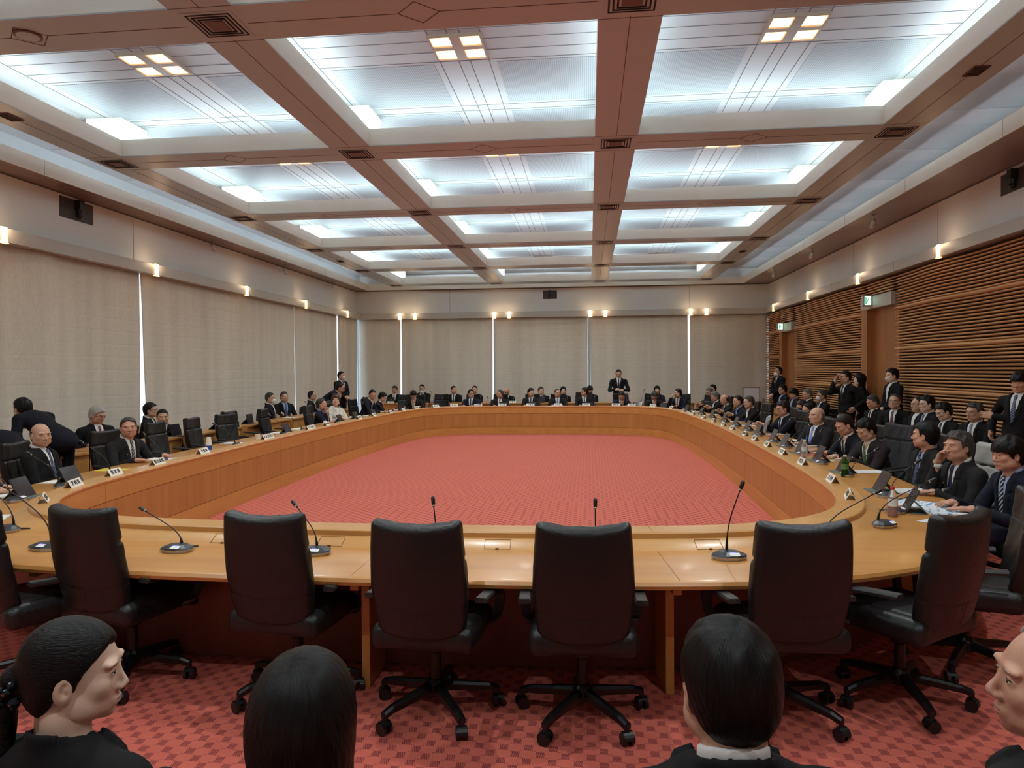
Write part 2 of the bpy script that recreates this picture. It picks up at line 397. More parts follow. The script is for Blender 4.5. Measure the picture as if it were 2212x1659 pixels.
m = MB()                                  # support boxes on the crossings
for x0, x1 in BX:
    for y0, y1 in BY: m.box(x0 + .005, x1 - .005, y0 + .005, y1 - .005, ZF - .06, ZC - .002, 0)
struct(m.build('trim_2', M_FASC))
m = MB()                                  # fluorescent strips standing in the middle of the trays
for i, (x0, x1) in enumerate(BX):
    xm = (x0 + x1) / 2
    for y0, y1 in zip([yn0] + [b[1] for b in BY[:-1]], [b[0] for b in BY]):
        m.box(xm - .008, xm + .008, y0 + .05, y1 - .05, ZF - .05, ZF + .03)
for y0, y1 in BY:
    ym = (y0 + y1) / 2
    for j in range(3):
        m.box(BX[j][1] + .05, BX[j + 1][0] - .05, ym - .008, ym + .008, ZF - .05, ZF + .03)
struct(m.build('trim_3', M_TUBE))
# perimeter fascia and soffit
m = MB()
FL, FR, FF = -7.35, 4.845, 23.20
m.box(XL, FL - .012, YN, YF, ZB + .001, ZB + .05, 1)
m.box(FL - .012, FL, YN, YF, ZB, ZF, 0)
m.box(FR + .012, XR, YN, YF, ZB + .001, ZB + .05, 1)
m.box(FR, FR + .012, YN, YF, ZB, ZF, 0)
m.box(FL, FR, FF + .012, YF, ZB + .001, ZB + .05, 1); m.box(FL, FR, FF, FF + .012, ZB, ZF, 0)
for yy in np.arange(YN + 1.2, YF - .5, 2.6): m.box(FL - .002, FL + .001, yy, yy + .006, ZB, ZF, 2); m.box(FR - .001, FR + .002, yy, yy + .006, ZB, ZF, 2)
# upper cove walls
m.box(XL - .05, XL + .12, YN, YF, ZB + .05, ZC, 3); m.box(XR - .12, XR + .05, YN, YF, ZB + .05, ZC, 3)
struct(m.build('trim_4', [M_FASC, mat('brown soffit', (128, 108, 98), .35), M_SEAM, M_WHITE]))
m = MB()
m.box(FL - .07, FL - .04, YN + .3, YF - .3, ZB + .06, ZB + .09); m.box(FR + .04, FR + .07, YN + .3, YF - .3, ZB + .06, ZB + .09)
struct(m.build('trim_5', mat('side trough light', (255, 255, 255), .5, emit=(226, 240, 255), es=RIM_W)))
# walls above the ledge
LT, LB = 3.61, 3.43
def wallband(name, x0, x1, y0, y1, seams):
    m = MB(); m.box(x0, x1, y0, y1, LT - .02, ZC, 0)
    for s in seams:
        m.box(*s, 1)
    return struct(m.build(name, [M_WALLP, M_SEAM]))
ls = [(XL - .001, XL + .002, yy, yy + .008, LT, ZB) for yy in (4.95, 11.55, 18.2)] + [(XL - .001, XL + .003, YN, YF, ZB - .02, ZB)]
wallband('wall_left', XL - .15, XL, YN, YF + .15, ls)
rs = []
rs += [(XR - .002, XR + .001, yy, yy + .008, LT, ZB) for yy in (4.0, 8.2, 12.35, 16.1)] + [(XR - .003, XR + .001, YN, YF, ZB - .02, ZB)]
wr_ = wallband('wall_right', XR, XR + .15, YN, YF + .15, rs)
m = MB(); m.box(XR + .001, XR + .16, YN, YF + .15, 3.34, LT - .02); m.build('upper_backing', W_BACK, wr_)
fs_ = [(xx, xx + .008, YF - .002, YF + .001, LT, ZB) for xx in (-4.6, .35, 3.2)] + [(XL, XR, YF - .003, YF + .001, ZB - .02, ZB)]
wallband('wall_far', XL, XR, YF, YF + .15, fs_)
m = MB(); m.box(XL - .2, XR + .2, YN - .15, YN, -.05, ZC + .1); struct(m.build('wall_near', M_WALLP))
# ledge along the three walls, with a dark shadow line above it
m = MB(); D = .22
m.box(XL, XL + D, YN, YF, LB, LT, 0); m.box(XR - D, XR, YN, YF, LB, LT, 0); m.box(XL + D, XR - D, YF - D, YF, LB, LT, 0)
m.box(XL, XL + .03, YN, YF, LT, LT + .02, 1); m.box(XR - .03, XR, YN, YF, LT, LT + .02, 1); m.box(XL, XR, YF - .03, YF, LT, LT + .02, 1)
for yy in (1.9, 5.2, 8.6, 13.5, 16.8): m.box(XR - D - .001, XR - D, yy, yy + .006, LB, LT, 1); m.box(XL + D, XL + D + .001, yy, yy + .006, LB, LT, 1)
struct(m.build('trim_6', [M_LEDGE, M_SEAM]))
# windows behind the curtains
def window(n, x0, x1, y0, y1, along):
    g = MB(); g.box(x0, x1, y0, y1, .02, LT - .02)
    if along == 'y': L = y1 - y0
    o = struct(g.build('window_%d' % n, M_GLASS))
    f = MB()
    if along == 'y':
        for yy in np.arange(y0, y1 + .01, (y1 - y0) / 2): f.box(x0 - .04, x1 + .03, yy - .03, yy + .03, 0, LT - .02)
        f.box(x0 - .04, x1 + .03, y0, y1, 0, .08)
    else:
        for xx in np.arange(x0, x1 + .01, (x1 - x0) / 2): f.box(xx - .03, xx + .03, y0 - .03, y1 + .04, 0, LT - .02)
        f.box(x0, x1, y0 - .03, y1 + .04, 0, .08)
    f.build('window_frame', M_ALU, o)
wi = 1
for y0 in np.arange(-2.5, 22, 3.24): window(wi, XL - .12, XL - .11, y0 + .8, y0 + 3.24 + .8, 'y'); wi += 1
for x0 in (-7.8, -4.68, -1.56, 1.56): window(wi, x0, x0 + 3.12, YF + .11, YF + .12, 'x'); wi += 1
m = MB(); m.box(XL - .2, XL - .1, YN, -1.7, 0, LT); m.box(4.68, XR + .15, YF + .1, YF + .2, 0, LT); struct(m.build('trim_7', M_WALLP))
# curtains: panels with soft vertical folds; the gaps between them widen towards the floor
def curtain(a0, a1, g0, g1, side, label, amp=.02, seed=0):
    rnd = random.Random(seed); n = int((a1 - a0) / .045); nz = 14
    ph = [rnd.uniform(0, 6.28) for _ in range(6)]; fr = [rnd.uniform(2.5, 5), rnd.uniform(6, 9), rnd.uniform(11, 16)]
    vs = []; fs = []
    for k in range(nz + 1):
        z = .02 + (LB + .02 - .02) * k / nz; t = 1 - k / nz
        for i in range(n + 1):
            u = i / n; a = (a0 + g0 * t) * (1 - u) + (a1 - g1 * t) * u
            mod = .55 + .45 * math.sin(a * .9 + ph[3])
            d = amp * mod * (math.sin(a * fr[0] + ph[0]) + .7 * math.sin(a * fr[1] + ph[1] + .3 * t) + .45 * math.sin(a * fr[2] + ph[2] - .4 * t))
            d += .002 * math.sin(z * 29 + ph[4])
            vs.append((XL + .06 + d, a, z) if side == 'L' else (a, YF - .06 - d, z))
    for k in range(nz):
        for i in range(n): fs.append((k * (n + 1) + i, k * (n + 1) + i + 1, (k + 1) * (n + 1) + i + 1, (k + 1) * (n + 1) + i))
    m = MB(); m.add(vs, fs); o = m.build('curtain', CURT, smooth=True)
    s = o.modifiers.new('thickness', 'SOLIDIFY'); s.thickness = .008
    tag(o, label, 'curtain', 'beige floor length curtains')
curtain(-2.5, 5.1, 0, 0, 'L', 'beige curtain on the left wall, nearest the camera', .030, 1)
curtain(5.1, 11.62, 0, .05, 'L', 'beige curtain on the left wall ending at its widest daylight gap', .030, 2)
curtain(11.63, 18.12, .14, .0, 'L', 'wide beige curtain on the left wall just beyond the widest daylight gap', .012, 3)
curtain(18.13, 21.36, .03, .05, 'L', 'beige curtain on the left wall behind the standing masked man', .012, 4)
curtain(21.38, 23.22, .06, .1, 'L', 'narrow beige curtain on the left wall next to the far corner', .024, 5)
curtain(-7.72, -6.27, .02, .03, 'F', 'beige curtain in the far left corner, narrow', .022, 6)
curtain(-6.25, -3.16, .03, .02, 'F', 'second beige curtain from the left on the far wall', .022, 7)
curtain(-3.10, -.035, .01, .02, 'F', 'middle beige curtain on the far wall with few folds', .008, 8)
curtain(.025, 3.15, .02, .0, 'F', 'beige curtain on the far wall behind the standing speaker', .010, 9)
curtain(3.22, 5.60, .0, .0, 'F', 'beige curtain on the far wall with deep folds, rightmost', .024, 10)
# slatted right wall -------------------------------------------------------------
ZS = .0525
def wave(y): return .028 * math.sin(y * 1.35 + .6) + .018 * math.sin(y * 2.9 + 1.0)
def slats(name, y0, y1, z0, z1):
    m = MB(); n = max(6, int((y1 - y0) / .16)); kk = 0
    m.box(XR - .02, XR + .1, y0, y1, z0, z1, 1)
    z = .05
    while z < z1:
        if z >= z0 + .02:
            big = (kk % 14 == 10); rz_ = .033 if big else .0165; ry = .050 if big else .036
            rings = []; q = 8
            for i in range(n + 1):
                yy = y0 + (y1 - y0) * i / n; xc = XR - .10 + wave(yy) - (.012 if big else 0)
                sc_ = .45 if i in (0, n) else 1.0
                rings.append([(xc + ry * math.cos(2 * PI * a / q + PI / q) * sc_, yy + (0 if i not in (0, n) else 0), z + rz_ * math.sin(2 * PI * a / q + PI / q) * sc_) for a in range(q)])
            # short tapered tips
            vs = [v for r in rings for v in r]
            fs = [(i * q + a, i * q + (a + 1) % q, (i + 1) * q + (a + 1) % q, (i + 1) * q + a) for i in range(n) for a in range(q)]
            fs += [tuple(range(q)), tuple(n * q + a for a in range(q - 1, -1, -1))]
            m.add(vs, fs, 0)
        z += ZS; kk += 1
    o = m.build(name, [W_SLAT, W_BACK], smooth=True); return struct(o)
DOORS = [(13.76, 15.2, 2.86, 3.10), (20.25, 21.5, 2.74, 2.98)]   # y0,y1, head underside and top
slats('wall_right', -2.55, 13.72, 0, 3.40)
slats('wall_right', 13.72, 15.2, 3.12, 3.40)
slats('wall_right', 15.22, 20.21, 0, 3.40)
slats('wall_right', 20.21, 21.5, 3.0, 3.40)
slats('wall_right', 21.52, 23.3, 0, 3.40)
for i, (y0, y1, zb, zt) in enumerate(DOORS):
    m = MB(); XD = XR - .02
    m.box(XD, XD + .06, y0 + .25, y1 - .32, 0, zb)                       # leaf
    d = struct(m.build('door_%d' % (i + 1), W_DOOR))
    f = MB(); f.box(XR - .16, XR + .1, y1 - .3, y1 + .0, 0, zb); f.box(XR - .02, XR + .12, y0, y0 + .26, 0, zb)
    f.build('door_frame', W_DOOR, d)
    h = MB(); h.tube([(XD - .06, y0 + .42, .85), (XD - .06, y0 + .42, 1.2)], .012); h.tube([(XD, y0 + .42, .9), (XD - .06, y0 + .42, .9)], .009); h.tube([(XD, y0 + .42, 1.15), (XD - .06, y0 + .42, 1.15)], .009)
    h.build('door_handle', M_ALU, d)
    hd = MB(); hd.box(XR - .17, XR + .1, y0 - .02, y1 + .02, zb, zt, 0); hd.box(XR - .10, XR, y0 - .02, y1 + .02, zt, zt + .06, 1)
    struct(hd.build('trim_%d' % (8 + i), [M_LEDGE, M_DARK]))
    # exit sign box with a running figure
    ey = y0 + (y1 - y0) * .62
    t = thing('exit_sign', 'green and white exit sign over the %s door in the slatted wall' % ('nearer' if i == 0 else 'farther'), 'exit sign', (XR - .17, ey, zt - .20), 0, 'exit signs over the doors')
    b = MB(); b.box(-.17, 0, -.06, .06, 0, .22, 0); b.build('housing', M_LEDGE, t)
    g = MB(); g.box(-.145, -.03, -.063, -.06, .03, .19, 0)
    pn = g.build('sign_panel', mat('exit sign panel', (220, 250, 235), .4, emit=(190, 245, 215), es=1.6), t)
    r_ = MB()
    r_.box(-.135, -.115, -.066, -.063, .04, .18); r_.tube([(-.08, -.066, .15), (-.09, -.066, .15)], .014)
    for a, b_ in (((-.085, .14), (-.095, .095)), ((-.095, .095), (-.075, .07)), ((-.075, .07), (-.07, .045)), ((-.095, .095), (-.115, .06)), ((-.087, .13), (-.065, .115)), ((-.087, .13), (-.105, .11))):
        r_.tube([(a[0], -.066, a[1]), (b_[0], -.066, b_[1])], .006, 6)
    r_.build('running_figure', mat('exit green', (30, 140, 90), .5, emit=(20, 130, 80), es=.8), pn)
# ------------------------------------------------------------------ lamps, vents, cameras on the ceiling and walls
def make_lamp():
    t = thing('ceiling_light', 'x', 'ceiling light', (0, 0, ZC), 0, 'square four-cell ceiling lights')
    f = MB(); H = .262
    for a, b_, c, d in ((-H, H, -H, -H + .02), (-H, H, H - .02, H), (-H, -H + .02, -H, H), (H - .02, H, -H, H), (-.05, .05, -H, H), (-H, H, -.035, .035)): f.box(a, b_, c, d, -.03, 0)
    f.build('frame', mat('lamp frame', (150, 130, 112), .35, metal=.4), t)
    for sx in (-1, 1):
        for sy in (-1, 1):
            d = MB(); d.box(min(sx * .055, sx * .24), max(sx * .055, sx * .24), min(sy * .04, sy * .24), max(sy * .04, sy * .24), -.018, -.008)
            d.build('diffuser', M_LAMP, t)
    freeze_kids(t); return t
proto = None
colname = ['left', 'middle', 'right']
for r, cy in enumerate(CY):
    for c, cx in enumerate(CX):
        if proto is None: o = proto = make_lamp()
        else: o = copy_tree(proto)
        o.location = (cx, cy, ZC)
        L = bpy.data.lights.new('ceiling light beam', 'SPOT'); L.energy = LAMP_BEAM; L.color = (.88, .98, 1); L.spot_size = math.radians(150); L.spot_blend = .8; L.shadow_soft_size = .03
        lo = bpy.data.objects.new('ceiling_light_beam', L); COL.objects.link(lo); lo.location = (0, 0, -.04); lo.parent = o
        place = ('behind the camera' if r == 0 else 'above the camera') if r < 2 else 'in the %s full row of coffers' % ordinal(r - 2)
        o['label'] = 'square warm four-cell ceiling light in the %s column, %s' % (colname[c], place)
def make_vent():
    t = thing('air_vent', 'x', 'air vent', (0, 0, ZB), 0, 'square air diffusers on the beam crossings')
    f = MB(); H = .215
    f.box(-H, H, -H, H, -.004, -.001, 0); f.build('face_plate', M_BROWN, t)
    sl = MB()
    for i, h in enumerate((.185, .15, .115)):
        for a, b_, c, d in ((-h, h, -h, -h + .014), (-h, h, h - .014, h), (-h, -h + .014, -h, h), (h - .014, h, -h, h)): sl.box(a, b_, c, d, -.007 - i * .002, -.004)
    sl.build('slot', M_DARK, t)
    sc_ = MB(); sc_.box(-.08, .08, -.08, .08, -.012, -.004); sc_.build('centre_plate', M_VENT, t)
    freeze_kids(t); return t
vp = None
beamname = ['leftmost', 'second from left', 'second from right', 'rightmost']
for j, (y0, y1) in enumerate(BY):
    for i, (x0, x1) in enumerate(BX):
        if vp is None: o = vp = make_vent()
        else: o = copy_tree(vp)
        o.location = ((x0 + x1) / 2, (y0 + y1) / 2, ZB)
        if i in (0, 3): o.scale = (.95, .95, 1)
        o['label'] = 'brown louvred air vent on the %s lengthwise beam, %s crossing from the camera' % (beamname[i], ordinal(j))
# small speaker grilles and sensors on the beams
for x, y_, lab in ((-6.03, 6.92, 'small dark grille on the leftmost beam, nearest coffer'), (3.52, 6.96, 'small dark grille on the rightmost beam, nearest coffer'), (-6.03, 16.9, 'small dark grille on the leftmost beam, far along'), (3.52, 16.9, 'small dark grille on the rightmost beam, far along')):
    b = MB(); b.box(-.07, .07, -.11, .11, -.012, 0, 0)
    for k in range(7): b.box(-.06, .06, -.095 + k * .03, -.085 + k * .03, -.016, -.012, 1)
    tag(b.build('speaker_grille', [M_VENT, M_DARK], loc=(x, y_, ZB)), lab, 'grille', 'small beam grilles')
t = thing('ceiling_speaker', 'round recessed brown speaker in the nearest cross beam at upper left', 'ceiling speaker', (-4.43, 5.28, ZB))
b = MB(); b.lathe([(.10, 0), (.10, -.012), (.085, -.014)], 24); b.build('ring', M_VENT, t)
b = MB(); b.lathe([(.083, -.01), (.083, -.016), (.02, -.02)], 24); b.build('grille', M_BROWN, t)
# wall lights let into the ledge
def make_wall_light():
    t = thing('wall_light', 'x', 'wall light', (0, 0, LB), 0, 'ribbed glass wall lights in the ledge')
    g = MB()
    for k in range(5): g.tube([(-.04 + k * .02, .0, -.01), (-.04 + k * .02, .0, .19)], .013, 8)
    g.build('glass_rods', M_WLAMP, t, smooth=True)
    p = MB(); p.box(-.06, .06, -.02, .03, -.022, -.012); p.build('bottom_plate', mat('warm lit plate', (250, 220, 180), .4, emit=(255, 200, 140), es=1.5), t)
    freeze_kids(t); return t
wl = make_wall_light(); first = True
def put_wl(x, y, rz, label):
    global first
    o = wl if first else copy_tree(wl); first = False
    o.location = (x, y, LB); o.rotation_euler = (0, 0, rz); o['label'] = label
    L = bpy.data.lights.new('wall light glow', 'POINT'); L.energy = 1.6; L.color = (1, .72, .45); L.shadow_soft_size = .05
    lo = bpy.data.objects.new('wall_light_glow', L); COL.objects.link(lo); lo.location = (0, -.10, .2); lo.parent = o
for i, yy in enumerate((5.25, 8.56, 11.86, 15.2, 18.53, 21.86)): put_wl(XL + D + .0, yy, PI / 2, 'ribbed warm glass light in the left wall ledge, %s from the camera' % ordinal(i))
for i, yy in enumerate((5.2, 8.53, 11.86, 15.24, 18.58, 21.93)): put_wl(XR - D, yy, -PI / 2, 'ribbed warm glass light in the ledge over the slatted wall, %s from the camera' % ordinal(i))
for i, xx in enumerate((-6.25, -5.74, -3.08, -2.59, .05, .53, 3.22, 3.71)): put_wl(xx, YF - D, 0, 'ribbed warm glass light in the far wall ledge, %s from the left' % ordinal(i))
# dark camera niches in the wall band
def niche(x, y, z0, z1, half, rz, label):
    t = thing('wall_camera', label, 'camera', (x, y, z0), rz)
    f = MB(); h = z1 - z0
    f.box(-half, half, -.006, 0, 0, h); f.build('niche_plate', mat('dark grey niche', (70, 66, 62), .7), t)
    b = MB(); b.box(-.05, .05, -.10, -.006, h * .55, h); b.tube([(0, -.055, h * .56), (0, -.055, h * .22)], [.05, .035], 14); b.ellipsoid((0, -.055, h * .22), (.045, .045, .05)); b.build('camera_body', M_BLACK, t, smooth=False)
    l = MB(); l.ellipsoid((.01, -.1, h * .24), (.018, .012, .018)); l.build('lens', mat('lens glass', (60, 62, 70), .1), t, smooth=True)
niche(-1.265, YF, 4.03, 4.31, .23, 0, 'small dome camera in a grey niche on the far wall band')
niche(XL, 10.19, 4.04, 4.35, .36, PI / 2, 'dark camera niche on the left wall band')
niche(XR, 10.2, 4.05, 4.33, .36, -PI / 2, 'dark camera niche on the right wall band at the picture edge')
# spot lamps under the soffit
def spot(x, y, label, s):
    t = thing('spot_lamp', label, 'spot lamp', (x, y, ZB), 0, 'small spot lamps under the soffit')
    b = MB(); b.tube([(0, 0, 0), (0, 0, -.15)], .009); b.lathe([(.03, 0), (.03, -.015)], 12); b.build('stem', M_ALU, t)
    h = MB(); h.tube([(0, 0, -.13), (s * .05, -.03, -.23)], .035, 14); h.build('lamp_head', mat('spot lamp white', (205, 200, 192), .4), t, smooth=False)
    c = MB(); c.tube([(0, .01, -.04), (-s * .05, .02, -.1), (-s * .03, .02, -.17), (0, 0, -.18)], .004, 6); c.build('cable', M_BLACK, t)
for i, (x, y_) in enumerate(((5.0, 13.24), (5.0, 16.71), (5.0, 20.0))): spot(x, y_, 'small spot lamp under the right soffit, %s from the camera' % ordinal(i), -1)
for i, (x, y_) in enumerate(((-7.6, 13.8), (-7.6, 17.26), (-7.6, 20.66))): spot(x, y_, 'small spot lamp under the left soffit, %s from the camera' % ordinal(i), 1)
# ------------------------------------------------------------------ the big table
H_PTS = [(-1.2, 4.31), (.35, 4.37), (1.07, 4.54), (1.54, 4.89), (1.79, 5.40), (1.92, 6.1), (2.02, 7.5), (2.11, 10.0), (2.14, 12.0), (2.12, 13.9), (2.03, 16.1), (1.85, 17.55), (1.42, 18.42), (.55, 18.80), (-1.2, 18.87)]
pts = H_PTS + [(-2.40 - x, y) for x, y in H_PTS[-2:0:-1]]
def catmull(P, n):
    out = []; N = len(P)
    for i in range(N):
        p0, p1, p2, p3 = [Vector(P[(i + k - 1) % N]) for k in range(4)]
        for j in range(n):
            t = j / n
            out.append(.5 * ((2 * p1) + (p2 - p0) * t + (2 * p0 - 5 * p1 + 4 * p2 - p3) * t * t + (3 * p1 - p0 - 3 * p2 + p3) * t ** 3))
    return out
LOOP = catmull(pts, 10); NL = len(LOOP)
NORM = []
for i in range(NL):
    d = LOOP[(i + 1) % NL] - LOOP[i - 1]; NORM.append(Vector((d.y, -d.x)).normalized())
LIP, DESK, OUT = .75, .67, .88
def rim(x, y):
    """nearest point of the inner edge: index, point, outward normal"""
    p = Vector((x, y)); i = min(range(NL), key=lambda k: (LOOP[k] - p).length); return LOOP[i], NORM[i]
def ringmesh(prof, closed=False):
    """sweep (offset, z) profile along the inner edge"""
    n = len(prof); vs = [(LOOP[i].x + NORM[i].x * o, LOOP[i].y + NORM[i].y * o, z) for i in range(NL) for o, z in prof]
    fs = []
    for i in range(NL):
        j = (i + 1) % NL
        for k in range(n if closed else n - 1):
            l = (k + 1) % n; fs.append((i * n + k, j * n + k, j * n + l, i * n + l))
    return vs, fs
T = thing('conference_table', 'huge ring-shaped honey wood conference table around the open carpet', 'conference table', (-1.2, 11.6, 0))
def ring_part(name, prof, mt, closed=True, parent=None, smooth=True):
    m = MB(); m.add(*ringmesh(prof, closed)); o = m.build(name, mt, None, smooth=smooth)
    o.parent = parent or T; o.matrix_parent_inverse = Matrix.Translation((1.2, -11.6, 0)) if not parent else parent.matrix_parent_inverse
    if smooth:
        e = o.modifiers.new('split', 'EDGE_SPLIT'); e.split_angle = math.radians(35)
    return o
ring_part('base_band', [(.0, 0.0), (.0, .188), (.03, .188), (.03, 0)], W_BAND)
ring_part('middle_panel', [(.003, .193), (.003, .545), (.03, .545), (.03, .193)], W_VERT)
ring_part('upper_band', [(.0, .55), (.0, LIP - .02), (.006, LIP - .02), (.03, LIP - .03), (.03, .55)], W_BAND)
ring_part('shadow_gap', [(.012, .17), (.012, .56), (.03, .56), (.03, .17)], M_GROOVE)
ring_part('raised_rim', [(-.008, LIP - .03), (-.012, LIP - .012), (-.004, LIP), (.175, LIP), (.183, LIP - .006), (.183, LIP - .034), (.02, LIP - .034)], W_LIP)
ring_part('upstand', [(.20, LIP - .034), (.285, DESK), (.24, DESK - .01), (.16, LIP - .034)], W_LIP)
ring_part('desk_top', [(.24, DESK), (OUT - .04, DESK), (OUT - .012, DESK - .006), (OUT, DESK - .022), (OUT - .004, DESK - .04), (OUT - .03, DESK - .05), (.24, DESK - .045)], W_TOP)
ring_part('knee_panel', [(.30, .02), (.30, DESK - .05), (.33, DESK - .05), (.33, .02)], wood('shade darkened knee panel', (104, 56, 36), (124, 70, 44), axis=2, rough=.45))  # knee panel veneer coloured darker to paint in the shade under the desk
# seams of the veneer sheets and cable flaps on the near side
def seam(i, o0, o1, z, mt=M_GROOVE, wdt=.0012):
    m = MB(); p, n = LOOP[i], NORM[i]; tt = Vector((-n.y, n.x))
    A = p + n * o0; B = p + n * o1
    q = [A - tt * wdt, A + tt * wdt, B + tt * wdt, B - tt * wdt]
    return [(v.x, v.y, z) for v in q]
def put_seam(quads):
    sm = MB()
    for q in quads: sm.add(q, [(0, 1, 2, 3)])
    o = sm.build('veneer_seam', M_GROOVE, T); o.matrix_parent_inverse = Matrix.Translation((1.2, -11.6, 0))
for xs in (-1.27, .33):
    i = min(range(NL), key=lambda k: abs(LOOP[k].x - xs) + (0 if LOOP[k].y < 6 else 50))
    put_seam([seam(i, 0, .175, LIP + .0006)]); put_seam([seam(i, .29, OUT - .03, DESK + .0006)])
for ys in (5.9, 8.2, 9.9, 12.4, 14.2, 16):
    for side in (-1, 1):
        i = min(range(NL), key=lambda k: abs(LOOP[k].y - ys) + (0 if (LOOP[k].x + 1.2) * side > 2 else 50))
        p, n = LOOP[i], NORM[i]; tt = Vector((-n.y, n.x)); A = p - n * .0015
        put_seam([seam(i, 0, .175, LIP + .0006)])
        put_seam([[(A.x - tt.x * .0015, A.y - tt.y * .0015, .0), (A.x + tt.x * .0015, A.y + tt.y * .0015, .0), (A.x + tt.x * .0015, A.y + tt.y * .0015, LIP - .04), (A.x - tt.x * .0015, A.y - tt.y * .0015, LIP - .04)]])
for xs in (-3.0, -2.2, -1.45, -.48, .62, 1.35):
    i = min(range(NL), key=lambda k: abs(LOOP[k].x - xs) + (0 if LOOP[k].y < 6 else 50)); p, n = LOOP[i], NORM[i]; tt = Vector((-n.y, n.x))
    f = MB()
    def fp(o, t_, z): q = p + n * o + tt * t_; return (q.x, q.y, z)
    def sl(o): return LIP - .034 + (DESK - LIP + .034) * (o - .20) / .085
    a, b_, h = .208, .278, .075
    for (o1, t1, o2, t2) in ((a, -h, b_, -h), (a, h, b_, h), (a, -h, a, h), (b_, -h, b_, h)):
        f.tube([fp(o1, t1, sl(o1) + .001), fp(o2, t2, sl(o2) + .001)], .0012, 4)
    f.ellipsoid(fp(b_, 0, sl(b_) + .001), (.013, .006, .006), 10, 6)
    o = f.build('cable_flap', M_GROOVE, T); o.matrix_parent_inverse = Matrix.Translation((1.2, -11.6, 0))
# upright support fins under the desk, one every couple of metres
L_ = 0; last = -9
for i in range(NL):
    if i: L_ += (LOOP[i] - LOOP[i - 1]).length
    if L_ - last > 1.6 and i < NL - 4:
        pass
def fin(x, y):
    i = min(range(NL), key=lambda k: (LOOP[k] - Vector((x, y))).length); p, n = LOOP[i], NORM[i]
    R = Matrix.Translation((p.x, p.y, 0)) @ Matrix.Rotation(math.atan2(n.y, n.x) - 0, 4, 'Z')
    m = MB()
    m.obox(R @ Matrix.Translation(((.33 + .62) / 2, 0, .29)), (.62 - .33) / 2, .022, .29)
    m.obox(R @ Matrix.Translation(((.33 + .80) / 2, 0, .60)), (.80 - .33) / 2, .022, .02)
    o = m.build('support_fin', W_BAND, T, bevel=.003); o.matrix_parent_inverse = Matrix.Translation((1.2, -11.6, 0))
for x, y in ((-3.0, 4.3), (-1.2, 4.3), (.40, 4.36), (1.85, 5.6), (2.05, 8), (2.13, 10.2), (2.14, 12.4), (2.1, 14.6), (1.98, 16.8), (.5, 18.8), (-1.2, 18.87), (-3, 18.8), (-4.4, 16.8), (-4.5, 14.6), (-4.54, 12.4), (-4.5, 10.2), (-4.45, 8), (-4.25, 5.6)): fin(x, y)
# ------------------------------------------------------------------ implicit shapes -> smooth meshes (naive surface nets)
F32 = np.float32
class Grid:
    def __init__(s, lo, hi, h):
        s.lo = np.array(lo, float); s.h = h; s.n = np.ceil((np.array(hi, float) - s.lo) / h).astype(int) + 1
        ax = [(s.lo[i] + h * np.arange(s.n[i])).astype(F32) for i in range(3)]
        s.P = np.stack(np.meshgrid(*ax, indexing='ij'), -1)
def cap(P, a, b, ra, rb=None):
    rb = ra if rb is None else rb
    a = np.array(a, F32); b = np.array(b, F32); ba = b - a; pa = P - a
    t = np.clip((pa @ ba) / max(float(ba @ ba), 1e-9), 0, 1)
    return np.linalg.norm(pa - t[..., None] * ba, axis=-1) - (ra + (rb - ra) * t)
def ell(P, c, r, R=None):
    q = P - np.array(c, F32)
    if R is not None: q = q @ np.array(R, F32)
    r = np.array(r, F32); k0 = np.linalg.norm(q / r, axis=-1); k1 = np.linalg.norm(q / (r * r), axis=-1) + 1e-9
    return k0 * (k0 - 1) / k1
def rbox(P, c, hsz, r):
    q = np.abs(P - np.array(c, F32)) - (np.array(hsz, F32) - r)
    return np.linalg.norm(np.maximum(q, 0), axis=-1) + np.minimum(q.max(-1), 0) - r
def smin(a, b, k):
    h = np.clip(.5 + .5 * (b - a) / k, 0, 1); return b * (1 - h) + a * h - k * h * (1 - h)
def smax(a, b, k): return -smin(-a, -b, k)
